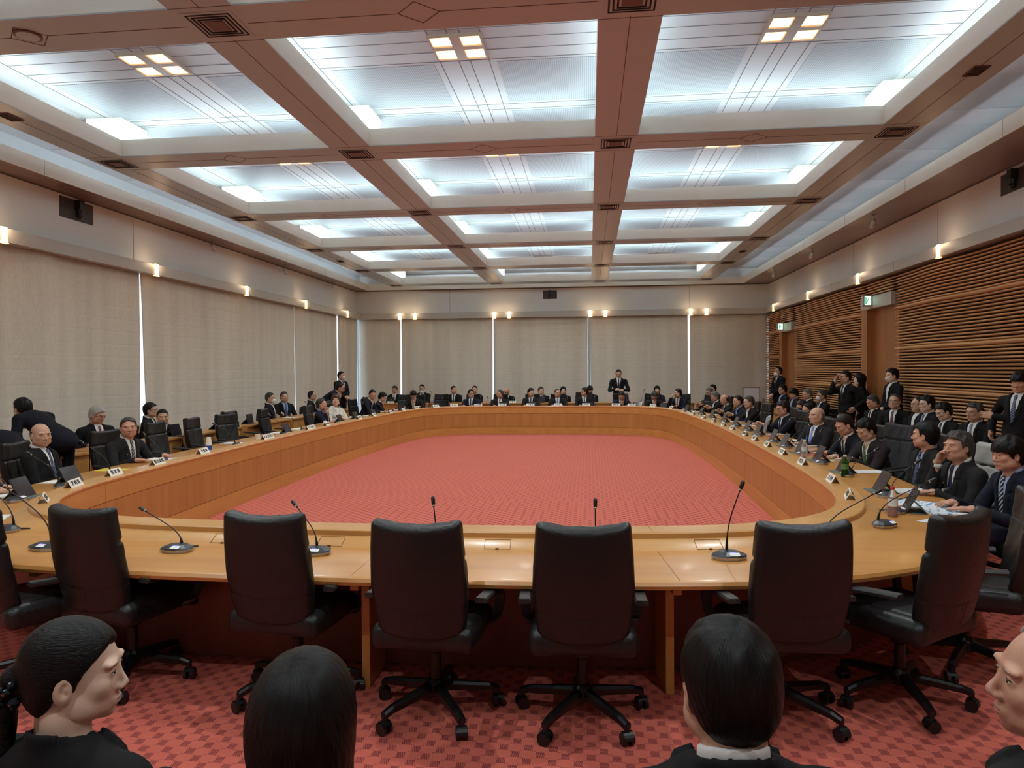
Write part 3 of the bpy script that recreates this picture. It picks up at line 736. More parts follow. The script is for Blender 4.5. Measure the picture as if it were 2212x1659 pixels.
def surfnet(g, f):
    n = g.n; ins = f < 0
    c = [ins[i:n[0] - 1 + i, j:n[1] - 1 + j, k:n[2] - 1 + k] for i in (0, 1) for j in (0, 1) for k in (0, 1)]
    cnt = sum(x.astype(np.int8) for x in c); act = (cnt > 0) & (cnt < 8)
    idx = -np.ones(act.shape, int); ids = np.argwhere(act); idx[act] = np.arange(len(ids))
    if len(ids) == 0: return np.zeros((0, 3)), np.zeros((0, 4), int)
    acc = np.zeros((len(ids), 3)); w = np.zeros(len(ids))
    for a in range(3):
        o = [b for b in range(3) if b != a]
        for u in (0, 1):
            for v in (0, 1):
                p0 = ids.copy(); p0[:, o[0]] += u; p0[:, o[1]] += v; p1 = p0.copy(); p1[:, a] += 1
                f0 = f[tuple(p0.T)]; f1 = f[tuple(p1.T)]; cr = (f0 < 0) != (f1 < 0)
                t = np.where(cr, f0 / np.where(cr, f0 - f1, 1), 0)
                loc = np.zeros((len(ids), 3)); loc[:, o[0]] = u; loc[:, o[1]] = v; loc[:, a] = t
                acc += loc * cr[:, None]; w += cr
    V = g.lo + g.h * (ids + acc / w[:, None])
    Q = []
    for a in range(3):
        o = [(a + 1) % 3, (a + 2) % 3]
        sl0 = [slice(None)] * 3; sl1 = [slice(None)] * 3; sl0[a] = slice(0, -1); sl1[a] = slice(1, None)
        cr = ins[tuple(sl0)] != ins[tuple(sl1)]; e = np.argwhere(cr)
        e = e[(e[:, o[0]] > 0) & (e[:, o[1]] > 0) & (e[:, o[0]] < n[o[0]] - 1) & (e[:, o[1]] < n[o[1]] - 1)]
        if not len(e): continue
        def cell(u, v):
            q = e.copy(); q[:, o[0]] -= u; q[:, o[1]] -= v; return idx[tuple(q.T)]
        q = np.stack([cell(1, 1), cell(0, 1), cell(0, 0), cell(1, 0)], 1)
        flip = ~ins[tuple(e.T)]; q[flip] = q[flip][:, ::-1]; Q.append(q)
    Q = np.concatenate(Q); Q = Q[(Q >= 0).all(1)]
    return V, Q
def np_mesh(name, V, Q, mats, mi=None, smooth=True):
    me = bpy.data.meshes.new(name)
    me.vertices.add(len(V)); me.vertices.foreach_set('co', np.asarray(V, F32).ravel())
    me.loops.add(Q.size); me.loops.foreach_set('vertex_index', Q.astype(np.int32).ravel())
    me.polygons.add(len(Q)); me.polygons.foreach_set('loop_start', np.arange(0, Q.size, 4, dtype=np.int32))
    for m_ in (mats if isinstance(mats, (list, tuple)) else [mats]): me.materials.append(m_)
    if mi is not None: me.polygons.foreach_set('material_index', np.asarray(mi, np.int32))
    me.update(calc_edges=True)
    if smooth: me.polygons.foreach_set('use_smooth', np.ones(len(Q), bool))
    return me
def link(name, me, parent=None):
    o = bpy.data.objects.new(name, me); COL.objects.link(o)
    if parent: o.parent = parent
    return o

# ------------------------------------------------------------------ black leather conference chair
def chair_meshes():
    D = {}
    g = Grid((-.29, -.14, -.05), (.29, .12, .70), .009); P = g.P.copy()
    z = P[..., 2]; x = P[..., 0]
    hw = np.interp(z, [0, .06, .25, .45, .60], [.205, .215, .232, .222, .210])
    bend = -.045 * (x / .22) ** 2 * -1                      # sides come forward
    y = P[..., 1] - bend + .02 * np.sin(z * 5)
    Q = np.stack([np.abs(x) - hw + .2, y, z], -1)
    q = np.stack([Q[..., 0] - (.2 - .03), np.abs(y) - (.042 - .03), np.abs(z - .30 + .018 * (1 - (x / .22) ** 2)) - (.30 - .03)], -1)
    d = np.linalg.norm(np.maximum(q, 0), axis=-1) + np.minimum(q.max(-1), 0) - .03
    gr = np.minimum(np.abs(z - .40) + np.maximum(0, .0 - y) * 9, np.abs(x) + np.maximum(0, z - .40) * 9 + np.maximum(0, -y) * 9)
    gb = np.minimum(np.abs(z - .14 - .012 * (x / .2) ** 2) + np.maximum(0, y) * 9, np.minimum(np.abs(x - .012), np.abs(x + .012)) + np.maximum(0, z - .14) * 9 + np.maximum(0, y) * 9)
    d = d + .010 * np.exp(-(gr / .010) ** 2) + .005 * np.exp(-(gb / .007) ** 2)
    d = d + .0015 * np.sin(x * 55 + z * 31) * (y > 0)
    D['back'] = np_mesh('chair_backrest', *surfnet(g, d), M_LEATHER)
    g = Grid((-.30, -.29, -.10), (.30, .32, .09), .010); P = g.P; x, y, z = P[..., 0], P[..., 1], P[..., 2]
    zz = z + .05 * np.clip((y - .12) / .15, 0, 1) ** 2 - .012 * (1 - (x / .25) ** 2)
    d = rbox(np.stack([x, y, zz], -1), (0, 0, -.01), (.25, .26, .062), .045)
    d = d + .006 * np.exp(-((np.abs(x) - .17) / .01) ** 2) * (z > 0)
    D['seat'] = np_mesh('chair_seat', *surfnet(g, d), M_LEATHER)
    return D
CH = chair_meshes()
def make_chair(name='conference_chair', low=False):
    t = thing(name, 'x', 'chair')
    b = link('backrest', CH['back'], t)
    if low: b.location = (0, -.25, .47); b.scale = (.95, 1, .62)
    else: b.location = (0, -.24, .47); b.rotation_euler = (math.radians(9), 0, 0); b.scale = (1, 1, .93)
    s = link('seat', CH['seat'], t); s.location = (0, 0, .455)
    for sx in (-1, 1):
        m = MB(); pts = [(.22, .12, .41), (.275, .17, .44), (.29, .20, .52), (.285, .17, .583), (.28, .08, .600), (.275, -.06, .614), (.272, -.17, .622)]
        P_ = catmull_open([Vector((sx * a, b_, c)) for a, b_, c in pts], 5); w_ = []
        rings = []
        for i, p in enumerate(P_):
            d = (P_[min(i + 1, len(P_) - 1)] - P_[max(i - 1, 0)]).normalized(); sd = Vector((1, 0, 0)); sd = (sd - d * sd.dot(d)).normalized(); up = d.cross(sd)
            wd = .020 + .008 * min(1, i / len(P_) * 1.6)
            rings.append([p + sd * a + up * c for a, c in ((-wd, -.012), (wd, -.012), (wd + .002, .002), (wd - .004, .012), (-wd + .004, .012), (-wd - .002, .002))])
        vs = [v for r in rings for v in r]; q = 6
        fs = [(i * q + k, i * q + (k + 1) % q, (i + 1) * q + (k + 1) % q, (i + 1) * q + k) for i in range(len(rings) - 1) for k in range(q)] + [tuple(range(q - 1, -1, -1)), tuple((len(rings) - 1) * q + k for k in range(q))]
        m.add(vs, fs); a = m.build('armrest', mat('armrest plastic', (44, 44, 44), .45), t)
    m = MB(); m.lathe([(.028, .10), (.028, .30), (.05, .31), (.05, .36)], 14); m.box(-.12, .12, -.11, .11, .355, .395); m.build('gas_column', M_METALB, t, bevel=.004)
    m = MB(); m.lathe([(.045, .09), (.05, .10), (.05, .15), (.035, .17)], 16); m.build('base_hub', M_METALB, t)
    for k in range(5):
        a = 2 * PI * k / 5 + .35; ca, sa = math.cos(a), math.sin(a)
        m = MB(); n = 7; rings = []
        for i in range(n):
            u = i / (n - 1); r = .03 + .29 * u; zc = .135 - .035 * u; hw = .026 - .008 * u; hh = .022 - .006 * u
            if i == n - 1: zc -= .01
            rings.append([Vector((ca * r - sa * s * hw, sa * r + ca * s * hw, zc + c * hh)) for s, c in ((-1, -1), (1, -1), (1, .4), (.5, 1), (-.5, 1), (-1, .4))])
        vs = [v for rg in rings for v in rg]; q = 6
        fs = [(i * q + k2, i * q + (k2 + 1) % q, (i + 1) * q + (k2 + 1) % q, (i + 1) * q + k2) for i in range(n - 1) for k2 in range(q)] + [tuple(range(q - 1, -1, -1)), tuple((n - 1) * q + k2 for k2 in range(q))]
        m.add(vs, fs); m.build('base_leg', M_METALB, t)
        m = MB(); cx, cyy = ca * .315, sa * .315; ph = a + 1.1 * k; wx, wy = math.cos(ph), math.sin(ph)
        for s in (-1, 1):
            A = Vector((cx + wx * s * .010, cyy + wy * s * .010, .03)); B = Vector((cx + wx * s * .027, cyy + wy * s * .027, .03)); m.tube([A, B], .0295, 16)
        m.tube([(cx, cyy, .03), (cx, cyy, .095)], .012, 8)
        H = [Vector((cx + math.cos(ph + PI / 2) * .034 * math.cos(v), cyy + math.sin(ph + PI / 2) * .034 * math.cos(v), .03 + .034 * math.sin(v))) for v in np.linspace(.1, PI * .8, 7)]
        vs = []; fs = []
        for i, p in enumerate(H): vs += [p + Vector((wx, wy, 0)) * .024, p - Vector((wx, wy, 0)) * .024]
        fs = [(2 * i, 2 * i + 1, 2 * i + 3, 2 * i + 2) for i in range(6)]; m.add(vs, fs)
        m.build('caster', M_BLACK, t)
    freeze_kids(t); return t
def catmull_open(P, n):
    out = []; P = [P[0]] + list(P) + [P[-1]]
    for i in range(1, len(P) - 2):
        p0, p1, p2, p3 = P[i - 1:i + 3]
        for j in range(n):
            t = j / n; out.append(.5 * ((2 * p1) + (p2 - p0) * t + (2 * p0 - 5 * p1 + 4 * p2 - p3) * t * t + (3 * p1 - p0 - 3 * p2 + p3) * t ** 3))
    out.append(P[-2]); return out
chair_proto = [None, None]
def put_chair(x, y, rz, label, group='black leather chairs around the conference table', low=False):
    k = int(low)
    if chair_proto[k] is None: o = chair_proto[k] = make_chair('low_chair' if low else 'conference_chair', low)
    else: o = copy_tree(chair_proto[k])
    o.location = (x, y, 0); o.rotation_euler = (0, 0, rz); tag(o, label, 'chair', group); return o
# ------------------------------------------------------------------ people
SKIN = {'a': mat('skin tone', (200, 156, 128), .5, var=.04, vscale=20), 'b': mat('ruddy skin', (198, 146, 120), .5, var=.05, vscale=20), 'c': mat('pale skin', (220, 184, 160), .5, var=.03, vscale=20)}
EYE_W = mat('eye white', (214, 206, 198), .3); EYE_D = mat('dark iris', (30, 20, 16), .2); LIPM = mat('lip', (158, 92, 84), .45)
HC = {'black': ((7, 6, 6), (24, 21, 20), .42), 'dark': ((20, 15, 12), (46, 36, 30), .42), 'grey': ((82, 80, 78), (140, 138, 134), .55), 'white': ((140, 136, 130), (200, 196, 188), .55), 'mixed': ((38, 34, 32), (92, 86, 80), .5), 'brown': ((58, 38, 25), (98, 68, 47), .45)}
HAIRM = {k: hair_mat(k + ' hair', v[0], v[1], v[2]) for k, v in HC.items()}
def suit(rgb): return mat('suit %d %d %d' % rgb, rgb, .85, bump=.12, var=.12, vscale=40, spec=.3)
SUIT = {'black': (17, 16, 18), 'navy': (22, 25, 40), 'char': (31, 29, 30), 'brown': (40, 31, 33), 'white': (214, 208, 194), 'dnavy': (16, 17, 27)}
SHIRT = {'white': (226, 224, 220), 'blue': (150, 168, 205), 'black': (24, 24, 26)}
def tie_mat(c, c2=None):
    nm = 'tie %s %s' % (c, c2)
    if nm in MATS: return MATS[nm]
    if not c2: return mat(nm, c, .5)
    m = bpy.data.materials.new(nm); m.use_nodes = True; nt = m.node_tree; b = nt.nodes['Principled BSDF']
    tc = nt.nodes.new('ShaderNodeTexCoord'); sp = nt.nodes.new('ShaderNodeSeparateXYZ'); nt.links.new(tc.outputs['Object'], sp.inputs[0])
    s = math_node(nt, 'SINE', math_node(nt, 'MULTIPLY', math_node(nt, 'ADD', sp.outputs[0], sp.outputs[2]), 2 * PI / .034))
    k = math_node(nt, 'GREATER_THAN', s, .45); mx = nt.nodes.new('ShaderNodeMix'); mx.data_type = 'RGBA'
    nt.links.new(k, mx.inputs[0]); mx.inputs[6].default_value = lin(c); mx.inputs[7].default_value = lin(c2); nt.links.new(mx.outputs[2], b.inputs['Base Color'])
    b.inputs['Roughness'].default_value = .5; MATS[nm] = m; return m
TIE = {'black': ((20, 20, 22), None), 'navy': ((28, 34, 62), None), 'blue': ((92, 116, 190), (150, 170, 222)), 'green': ((70, 104, 52), None), 'red': ((150, 52, 44), (190, 96, 70)), 'yellow': ((206, 178, 84), None), 'stripe': ((40, 42, 58), (176, 160, 128)), 'navystripe': ((34, 46, 78), (120, 130, 156)), 'wine': ((92, 36, 48), (140, 90, 100)), 'dots': ((22, 26, 48), (110, 120, 160)), 'check': ((30, 30, 36), (190, 190, 190)), 'grey': ((120, 130, 150), None)}
LV = {'hi': (.0042, .0085), 'mid': (.0062, .015), 'lo': (.0095, .02)}
_hc = {}
def head_mesh(var, lv):
    """skin-coloured head with brow, eye sockets, nose, lips, chin, ears and neck; head frame: +y is the face"""
    k = (var, lv)
    if k in _hc: return _hc[k]
    g = Grid((-.10, -.13, -.24), (.10, .14, .14), LV[lv][0]); P = g.P
    fem = var == 'f'; wd = {'m': 1.02, 'w': 1.07, 'n': .97, 'f': .98}[var]; S = P / np.array([wd, 1, 1], F32)
    d = ell(S, (0, -.015, .032), (.073, .094, .084))
    d = smin(d, ell(S, (0, .028, -.02), (.062, .060, .080)), .03)
    d = smin(d, ell(S, (0, .036, -.068), (.049 if not fem else .042, .044, .038)), .03)
    d = smin(d, ell(S, (0, .068, -.093), (.022, .016, .014)), .02)
    for s in (-1, 1):
        d = smin(d, ell(S, (s * .058, .018, -.062), (.017, .035, .028)), .03)           # jaw corner
        d = smin(d, ell(S, (s * .040, .058, -.018), (.024, .024, .022)), .02)           # cheek
        d = smin(d, ell(S, (s * .030, .078, .030), (.026, .012, .008)), .012)           # brow
        d = smax(d, -ell(S, (s * .031, .098, .010), (.017, .014, .012)), .012)          # socket
        d = smin(d, ell(S, (s * .031, .073, .009), (.015, .013, .011)), .006)           # lids
        e = ell(S, (s * .078, -.006, -.010), (.010, .020, .034)); e = smax(e, -ell(S, (s * .090, .001, -.006), (.011, .010, .019)), .003); e = smin(e, ell(S, (s * .081, .004, -.006), (.004, .005, .008)), .004)
        d = smin(d, e, .008)
        d = smin(d, ell(S, (s * .012, .094, -.031), (.009, .010, .007)), .006)          # nostril wing
    nl = .004 if fem else 0
    d = smin(d, cap(S, (0, .083, .014), (0, .1045 - nl, -.022), .005, .0085), .011)
    d = smin(d, ell(S, (0, .1035 - nl, -.027), (.010, .008, .007)), .006)
    d = smin(d, ell(S, (0, .084, -.057), (.022, .010, .006)), .010); d = smin(d, ell(S, (0, .083, -.067), (.018, .010, .006)), .010)
    nr = .050 if fem else .058
    d = smin(d, cap(S, (0, -.025, -.06), (0, -.05, -.26), nr, nr + .006), .03)
    V, Q = surfnet(g, d); ext = [(V, Q, np.zeros(len(Q), int))]
    if lv != 'lo' or True:
        def blob(c, r, mi, n=10, m=6):
            b = MB(); b.ellipsoid(c, r, n, m); v = np.array(b.v); f = np.array([q for q in b.f]); ext.append((v, f, np.full(len(f), mi)))
        for s in (-1, 1):
            blob((s * .031 * wd, .0815, .0085), (.0115, .0045, .0042), 1); blob((s * .031 * wd, .0838, .0085), (.0055, .0035, .0038), 2)
            blob((s * .031 * wd, .0832, .0125), (.0135, .0035, .0013), 2)
            blob((s * .033 * wd, .0860, .0300), (.0155, .0040, .0028 if not fem else .0018), 3)
        blob((0, .0925, -.0570), (.0185, .0030, .0026), 4); blob((0, .0915, -.0660), (.0155, .0030, .0034), 4)
    VV = []; QQ = []; MM = []; k0 = 0
    for v, q, mi in ext: VV.append(v); QQ.append(q + k0); MM.append(mi); k0 += len(v)
    _hc[k] = (np.concatenate(VV), np.concatenate(QQ), np.concatenate(MM)); return _hc[k]
def hair_mesh(style, lv, color):
    k = ('h', style, lv, color)
    if k in _hc: return _hc[k]
    g = Grid((-.13, -.20 if style in ('long', 'pony') else -.15, -.42 if style == 'long' else -.26), (.13, .14, .17), LV[lv][0]); P = g.P
    x, y, z = P[..., 0], P[..., 1], P[..., 2]; ax = np.abs(x)
    th = {'short': .012, 'full': .017, 'bald': .006, 'reced': .009, 'bangs': .021, 'bob': .022, 'long': .020, 'pony': .009, 'part': .017, 'tuft': .018}[style]
    sk = smin(ell(P, (0, -.015, .034), (.074 + th, .096 + th, .085 + th * 1.15)), ell(P, (0, -.03, -.02), (.068 + th * .9, .068 + th, .082)), .03)
    ymax = {'short': ([-.095, -.03, -.012, .03, .062, .080, .10], [-.055, -.035, .006, .024, .032, .060, .085]),
            'full': ([-.10, -.04, -.02, .03, .058, .074, .092], [-.05, -.03, .010, .026, .040, .072, .104]),
            'part': ([-.10, -.04, -.02, .03, .058, .076, .094], [-.05, -.03, .010, .026, .038, .072, .102]),
            'tuft': ([-.10, -.04, -.02, .03, .060, .076, .090], [-.05, -.03, .010, .026, .040, .078, .112]),
            'bald': ([-.08, -.03, -.012, .03, .045, .06], [-.055, -.035, .0, .0, -.03, -.3]),
            'reced': ([-.08, -.03, -.012, .03, .055, .095], [-.055, -.035, .008, .016, .030, .045]),
            'bangs': ([-.09, -.04, -.02, .018, .030, .06], [-.05, -.03, .020, .040, .105, .115]),
            'bob': ([-.13, -.05, -.02, .02, .045, .075], [.02, .042, .045, .052, .070, .104]),
            'long': ([-.4, -.05, -.02, .02, .045, .075], [.03, .045, .045, .052, .070, .104]),
            'pony': ([-.09, -.04, -.02, .03, .055, .088], [-.05, -.032, .018, .040, .062, .084])}[style]
    ym = np.interp(z, ymax[0], ymax[1])
    if style not in ('bob', 'long', 'bald'): ym = ym + .004 * np.sin(x * 70 + z * 40) + (ax > .055) * 0
    if style == 'part': ym = ym - .02 * np.exp(-((x - .035) / .012) ** 2) * (z > .05)
    if style in ('bob', 'long'): ym = np.where(z < .05, ym - .03 * (ax < .045), ym)
    d = smax(sk, (y - ym) * .75, .010)
    zmin = {'bob': -.125, 'long': -.40}.get(style, -.098)
    if style in ('bob', 'long'):
        q = P.copy(); q[..., 2] = np.maximum(z, -.01) if style == 'bob' else np.maximum(z, .0)
        L = ell(q, (0, -.022, .01), (.094, .098, .09)); L = smax(L, y - (.035 if style == 'bob' else .02), .02)
        inner = ell(P, (0, .03, -.05), (.063, .075, .10)); L = smax(L, -inner, .02)
        d = smin(d, L, .02)
    else:
        for s in (-1, 1): d = smax(d, -ell(P, (s * .088, -.002, -.014), (.022, .020, .030)), .004)   # clears the ears
    d = smax(d, zmin - z, .01)
    if style == 'pony':
        d = smin(d, ell(P, (0, -.125, -.01), (.032, .028, .034)), .02)
        d = smin(d, cap(P, (0, -.135, -.03), (0, -.13, -.24), .024, .014), .015)
    a = np.arctan2(x, -(y + .06) + .001)
    n = .0006 * np.sin(a * 34 + 7 * np.sin(z * 30)) + .0005 * np.sin(x * 210 + z * 60)
    if style in ('tuft', 'full', 'part', 'bangs'): n = n + .0030 * np.sin(x * 95 + 3 * np.sin(y * 30)) * np.clip((z - .02) / .06, 0, 1)
    if style == 'tuft': n = n + .004 * np.sin(x * 160) * np.clip((z - .06) / .04, 0, 1)
    if style == 'part': d = d + .007 * np.exp(-((x - .035) / .006) ** 2) * (z > .06)
    V, Q = surfnet(g, d + n)
    _hc[k] = np_mesh('hair_' + style, V, Q, hair_mat(color + ' hair', *HC[color], slick=True) if style == 'pony' else HAIRM[color]); return _hc[k]
def mask_mesh(lv):
    if ('mask', lv) in _hc: return _hc[('mask', lv)]
    g = Grid((-.09, -.02, -.13), (.09, .16, .03), LV[lv][0]); P = g.P
    o = smin(ell(P, (0, .030, -.035), (.069, .073, .080)), ell(P, (0, .078, -.040), (.034, .044, .050)), .03)
    d = smax(o, np.maximum(np.abs(P[..., 2] + .051 + .25 * (P[..., 1] - .08)) - .045, .022 - P[..., 1]), .006)
    _hc[('mask', lv)] = np_mesh('face_mask', *surfnet(g, d), mat('white face mask', (232, 232, 230), .7)); return _hc[('mask', lv)]
def glasses_mesh():
    if 'gl' in _hc: return _hc['gl']
    b = MB()
    for s in (-1, 1):
        b.tube([(s * .032 + .021 * math.cos(t), .094 - .012 * abs(math.cos(t)) * (s * math.cos(t) > 0), .007 + .016 * math.sin(t)) for t in np.linspace(0, 2 * PI, 17)], .0016, 6)
        b.tube([(s * .054, .086, .012), (s * .072, .06, .012), (s * .080, 0, .008)], .0016, 6)
    b.tube([(-.011, .097, .010), (0, .101, .012), (.011, .097, .010)], .0014, 6)
    _hc['gl'] = b.mesh('glasses', mat('dark spectacle frame', (34, 28, 26), .35), True); return _hc['gl']
def hand_mesh(pose, lv):
    k = ('hand', pose, lv)
    if k in _hc: return _hc[k]
    h = {'hi': .0042, 'mid': .005, 'lo': .007}[lv]
    g = Grid((-.075, -.035, -.09), (.075, .215, .045), h); P = g.P
    d = rbox(P, (0, .050, 0), (.040, .048, .015), .014); d = smin(d, cap(P, (0, -.035, 0), (0, .02, 0), .024, .026), .02)
    lens = [.072, .082, .076, .058]; xs = [-.030, -.010, .011, .031]
    curl = {'flat': .18, 'curl': .95, 'fist': 1.45}[pose]
    for i in range(4):
        a = np.array((xs[i], .094, 0)); ang = curl * .35; L = lens[i]; seg = (.42, .33, .25); r = .0085; fan = (xs[i]) * .9
        for j in range(3):
            b = a + L * seg[j] * np.array((fan * .4, math.cos(ang), -math.sin(ang))); d = smin(d, cap(P, a, b, r, r - .0008), .004); a = b; ang += curl * (.75 if j == 0 else .6); r -= .0009
    tx = -1
    a = np.array((tx * .030, .012, -.005)); b = np.array((tx * .054, .046, -.014)); c = np.array((tx * .054 + .008 * curl, .078, -.020 - .012 * curl))
    d = smin(d, cap(P, a, b, .014, .0105), .012); d = smin(d, cap(P, b, c, .0105, .0085), .004)
    _hc[k] = surfnet(g, d); return _hc[k]
def Rx(a): c, s = math.cos(a), math.sin(a); return np.array([[1, 0, 0], [0, c, -s], [0, s, c]])
def Rz(a): c, s = math.cos(a), math.sin(a); return np.array([[c, -s, 0], [s, c, 0], [0, 0, 1]])
def Ry(a): c, s = math.cos(a), math.sin(a); return np.array([[c, 0, s], [0, 1, 0], [-s, 0, c]])
PEOPLE = []
def person(desc, x, y, ztop, face, hyaw=0, hpitch=0, lean=8, hair='full', hc='black', su='black', shirt='white', tie='black', arms='desk', lv='mid', skin='a', head='m', glasses=False, mask=None, stand=False, legs=True, chair='conf', fat=0.0, roll=0, jacket_open=True, badge=None, cat='person', tw=0, watch=None):
    """one seated or standing person whose head top centre is at x, y, ztop; face = body heading in degrees"""
    a = math.radians(lean); hz = .93 if stand else .51
    ca = a * .75 + .12
    L = (ztop - .120 - .135 * math.cos(ca) - hz) / math.cos(a)
    Lc = min(max(L, .44), .56)
    if not stand: hz += (L - Lc) * math.cos(a) * (0.6 if L > Lc else 1.0); L = Lc
    else: hz += (L - Lc) * math.cos(a); L = Lc
    if not stand and abs(L - Lc) > 0: pass
    H = np.array((0, 0, hz)); N = H + L * np.array((0, math.sin(a), math.cos(a)))
    C = N + .135 * np.array((0, math.sin(ca), math.cos(ca)))
    C[2] = ztop - .120
    N = C - .135 * np.array((0, math.sin(ca), math.cos(ca)))
    H = N - L * np.array((0, math.sin(a), math.cos(a)))
    fz = math.radians(face); R = Rz(fz); org = np.array((x, y, 0)) - R @ np.array((0, C[1], 0))
    root = thing('person', desc, cat, tuple(org), fz)
    hm, hb = LV[lv]
    T = Rx(-a)                                          # torso frame -> local; columns u, v, w
    fem = head == 'f'; ws = (.88 if fem else 1.0) * (1 + fat * .5)
    def tp(u, v, w): return H + T @ np.array((u, v, w))
    S = [tp(s * .195 * ws, -.01, L - .085) for s in (-1, 1)]
    # arm targets -------------------------------------------------------
    dz = DESK + .03; up = np.array((0, 0, 1))
    sy = S[0][1]; cz = S[0][2]
    if arms == 'desk': W = [np.array((-.14, sy + .36, dz)), np.array((.14, sy + .36, dz))]
    elif arms == 'deskwide': W = [np.array((-.26, sy + .32, dz)), np.array((.22, sy + .36, dz))]
    elif arms == 'tablet': W = [np.array((-.09, sy + .40, dz + .09)), np.array((.10, sy + .41, dz + .07))]
    elif arms == 'lap': W = [np.array((-.06, sy + .30, hz + .11)), np.array((.07, sy + .29, hz + .11))]
    elif arms == 'crossed': W = [tp(.10, .20, L - .27), tp(-.11, .23, L - .24)]
    elif arms == 'front': W = [tp(-.05, .20, .07), tp(.07, .20, .06)]
    elif arms == 'notes': W = [tp(-.12, .24, .17), tp(.09, .24, .19)]
    elif arms == 'chin': W = [C + np.array((-.03, .10, -.17)), C + np.array((.04, .10, -.17))]
    elif arms == 'mouth': W = [np.array((-.12, sy + .30, dz)), C + np.array((.07, .12, -.14))]
    elif arms == 'phoneR': W = [np.array((-.10, sy + .34, dz)), C + np.array((.10, .22, -.12))]
    elif arms == 'browR': W = [tp(-.24, .03, .02), C + np.array((.07, .16, -.05))]
    elif arms == 'browL': W = [C + np.array((-.07, .16, -.05)), tp(.24, .03, .02)]
    elif arms == 'down': W = [tp(-.25, .02, -.02), tp(.25, .02, -.02)]
    elif arms == 'foldup': W = [tp(.06, .21, L - .22), tp(-.20, .28, L - .12)]
    elif arms == 'halffold': W = [tp(.20, .17, L - .27), tp(.29, .06, -.02)]
    elif arms == 'reach': W = [tp(-.12, .38, .22), tp(.14, .52, .26)]
    elif arms == 'lean': W = [np.array((-.20, sy + .14, dz)), np.array((.22, sy + .16, dz))]
    elbows = []
    for i, s in enumerate((-1, 1)):
        d = W[i] - S[i]; D = float(np.linalg.norm(d)); l1, l2 = .285, .255
        if D > l1 + l2 - .01: W[i] = S[i] + d / D * (l1 + l2 - .01); d = W[i] - S[i]; D = l1 + l2 - .01
        t_ = (l1 * l1 - l2 * l2 + D * D) / (2 * D); hgt = math.sqrt(max(l1 * l1 - t_ * t_, 0))
        pole = np.array((s * (.75 if arms in ('crossed', 'foldup', 'front', 'notes', 'halffold') else .45), -.25, -1.0)); n_ = d / D; pole = pole - n_ * (pole @ n_); pole /= np.linalg.norm(pole)
        elbows.append(S[i] + n_ * t_ + pole * hgt)
    # head ---------------------------------------------------------------
    RH = Rz(math.radians(hyaw)) @ Ry(math.radians(roll)) @ Rx(-math.radians(hpitch))
    HV, HQ, HM = head_mesh('f' if fem else head, lv)
    # keep the neck under the collar: blend rotation away below the jaw
    V = HV @ RH.T; base = HV @ Rz(math.radians(hyaw * .35)).T; t_ = np.clip((-.075 - HV[:, 2]) / .09, 0, 1)[:, None]
    V = V * (1 - t_) + base * t_; V = V + C
    parts = [(V, HQ, HM)]
    # body core + arms (+ legs) -------------------------------------------
    def torso(P, grow=0.0, hem=False):
        q = (P - H.astype(F32)) @ T.astype(F32)
        d = ell(q, (0, 0, L - .19), (.158 * ws + grow, .108 + grow, .20 + grow))
        d = smin(d, ell(q, (0, .012 + fat * .04, .11), (.150 * ws + fat * .06 + grow, .118 + fat * .12 + grow, .19 + grow)), .06)
        d = smin(d, cap(q, (-.145 * ws, -.012, L - .082), (.145 * ws, -.012, L - .082), .058 + grow), .05)
        d = smin(d, ell(q, (0, -.020, L - .040), (.115 * ws + grow, .058 + grow, .055 + grow)), .03)
        if fem: 
            for s in (-1, 1): d = smin(d, ell(q, (s * .07, .085, L - .20), (.06 + grow, .05 + grow, .06 + grow)), .03)
        if hem: d = smin(d, ell(q, (0, .01, -.03 if stand else .02), (.168 * ws + grow, .128 + grow, .16 + grow)), .05)
        return d, q
    def arm(P, i, r1, r2, r3, end=1.0):
        e = elbows[i]; w_ = e + (W[i] - e) * end
        return smin(cap(P, S[i], e, r1, r2), cap(P, e, w_, r2, r3), .015)
    allp = np.array(S + elbows + W + [tp(0, .2, 0), tp(0, -.2, 0), tp(0, 0, L + .05), tp(.24, 0, .0), tp(-.24, 0, 0), tp(0, .15, -.16), tp(0, -.16, L)])
    lo = allp.min(0) - .09; hi = allp.max(0) + .09
    g = Grid(lo, hi, hb * 1.25)
    d, q = torso(g.P, -.012)
    for i in (0, 1): d = smin(d, arm(g.P, i, .044, .036, .027), .03)
    d = smin(d, cap(g.P, N + np.array((0, -.01, -.02)), C + np.array((0, -.03, -.08)), .052), .02)
    V, Q = surfnet(g, d); parts.append((V, Q, np.zeros(len(Q), int)))
    for i, s in enumerate((-1, 1)):
        f = W[i] - elbows[i]; f = f / np.linalg.norm(f)
        pose = 'flat' if arms in ('desk', 'deskwide', 'lean') else ('fist' if arms in ('chin', 'crossed', 'foldup') else 'curl')
        if arms in ('mouth', 'phoneR') and s == -1: pose = 'flat'
        if pose == 'flat': f = f * np.array((1, 1, 0)); f = f / np.linalg.norm(f); u_ = up
        elif arms in ('crossed', 'foldup'): f = np.array((-s, .15, .1)); f /= np.linalg.norm(f); u_ = np.array((0, 1, .2))
        elif arms == 'halffold': u_ = np.array((0, 1, .2)) if i == 0 else np.array((s, 0, .01)); pose = 'curl'
        elif arms in ('down', 'browR', 'browL') and W[i][2] < C[2] - .3: u_ = np.array((s, 0, .01))
        elif arms in ('chin', 'mouth', 'phoneR', 'browR', 'browL') : u_ = np.array((s * .9, -.1 if arms == 'chin' else .5, .0)); f = f * .4 + np.array((-s * .35, .0, .55)); f /= np.linalg.norm(f)
        elif arms == 'tablet': u_ = np.array((0, -.3, 1.0)); 
        else: u_ = np.array((0, .7, .6))
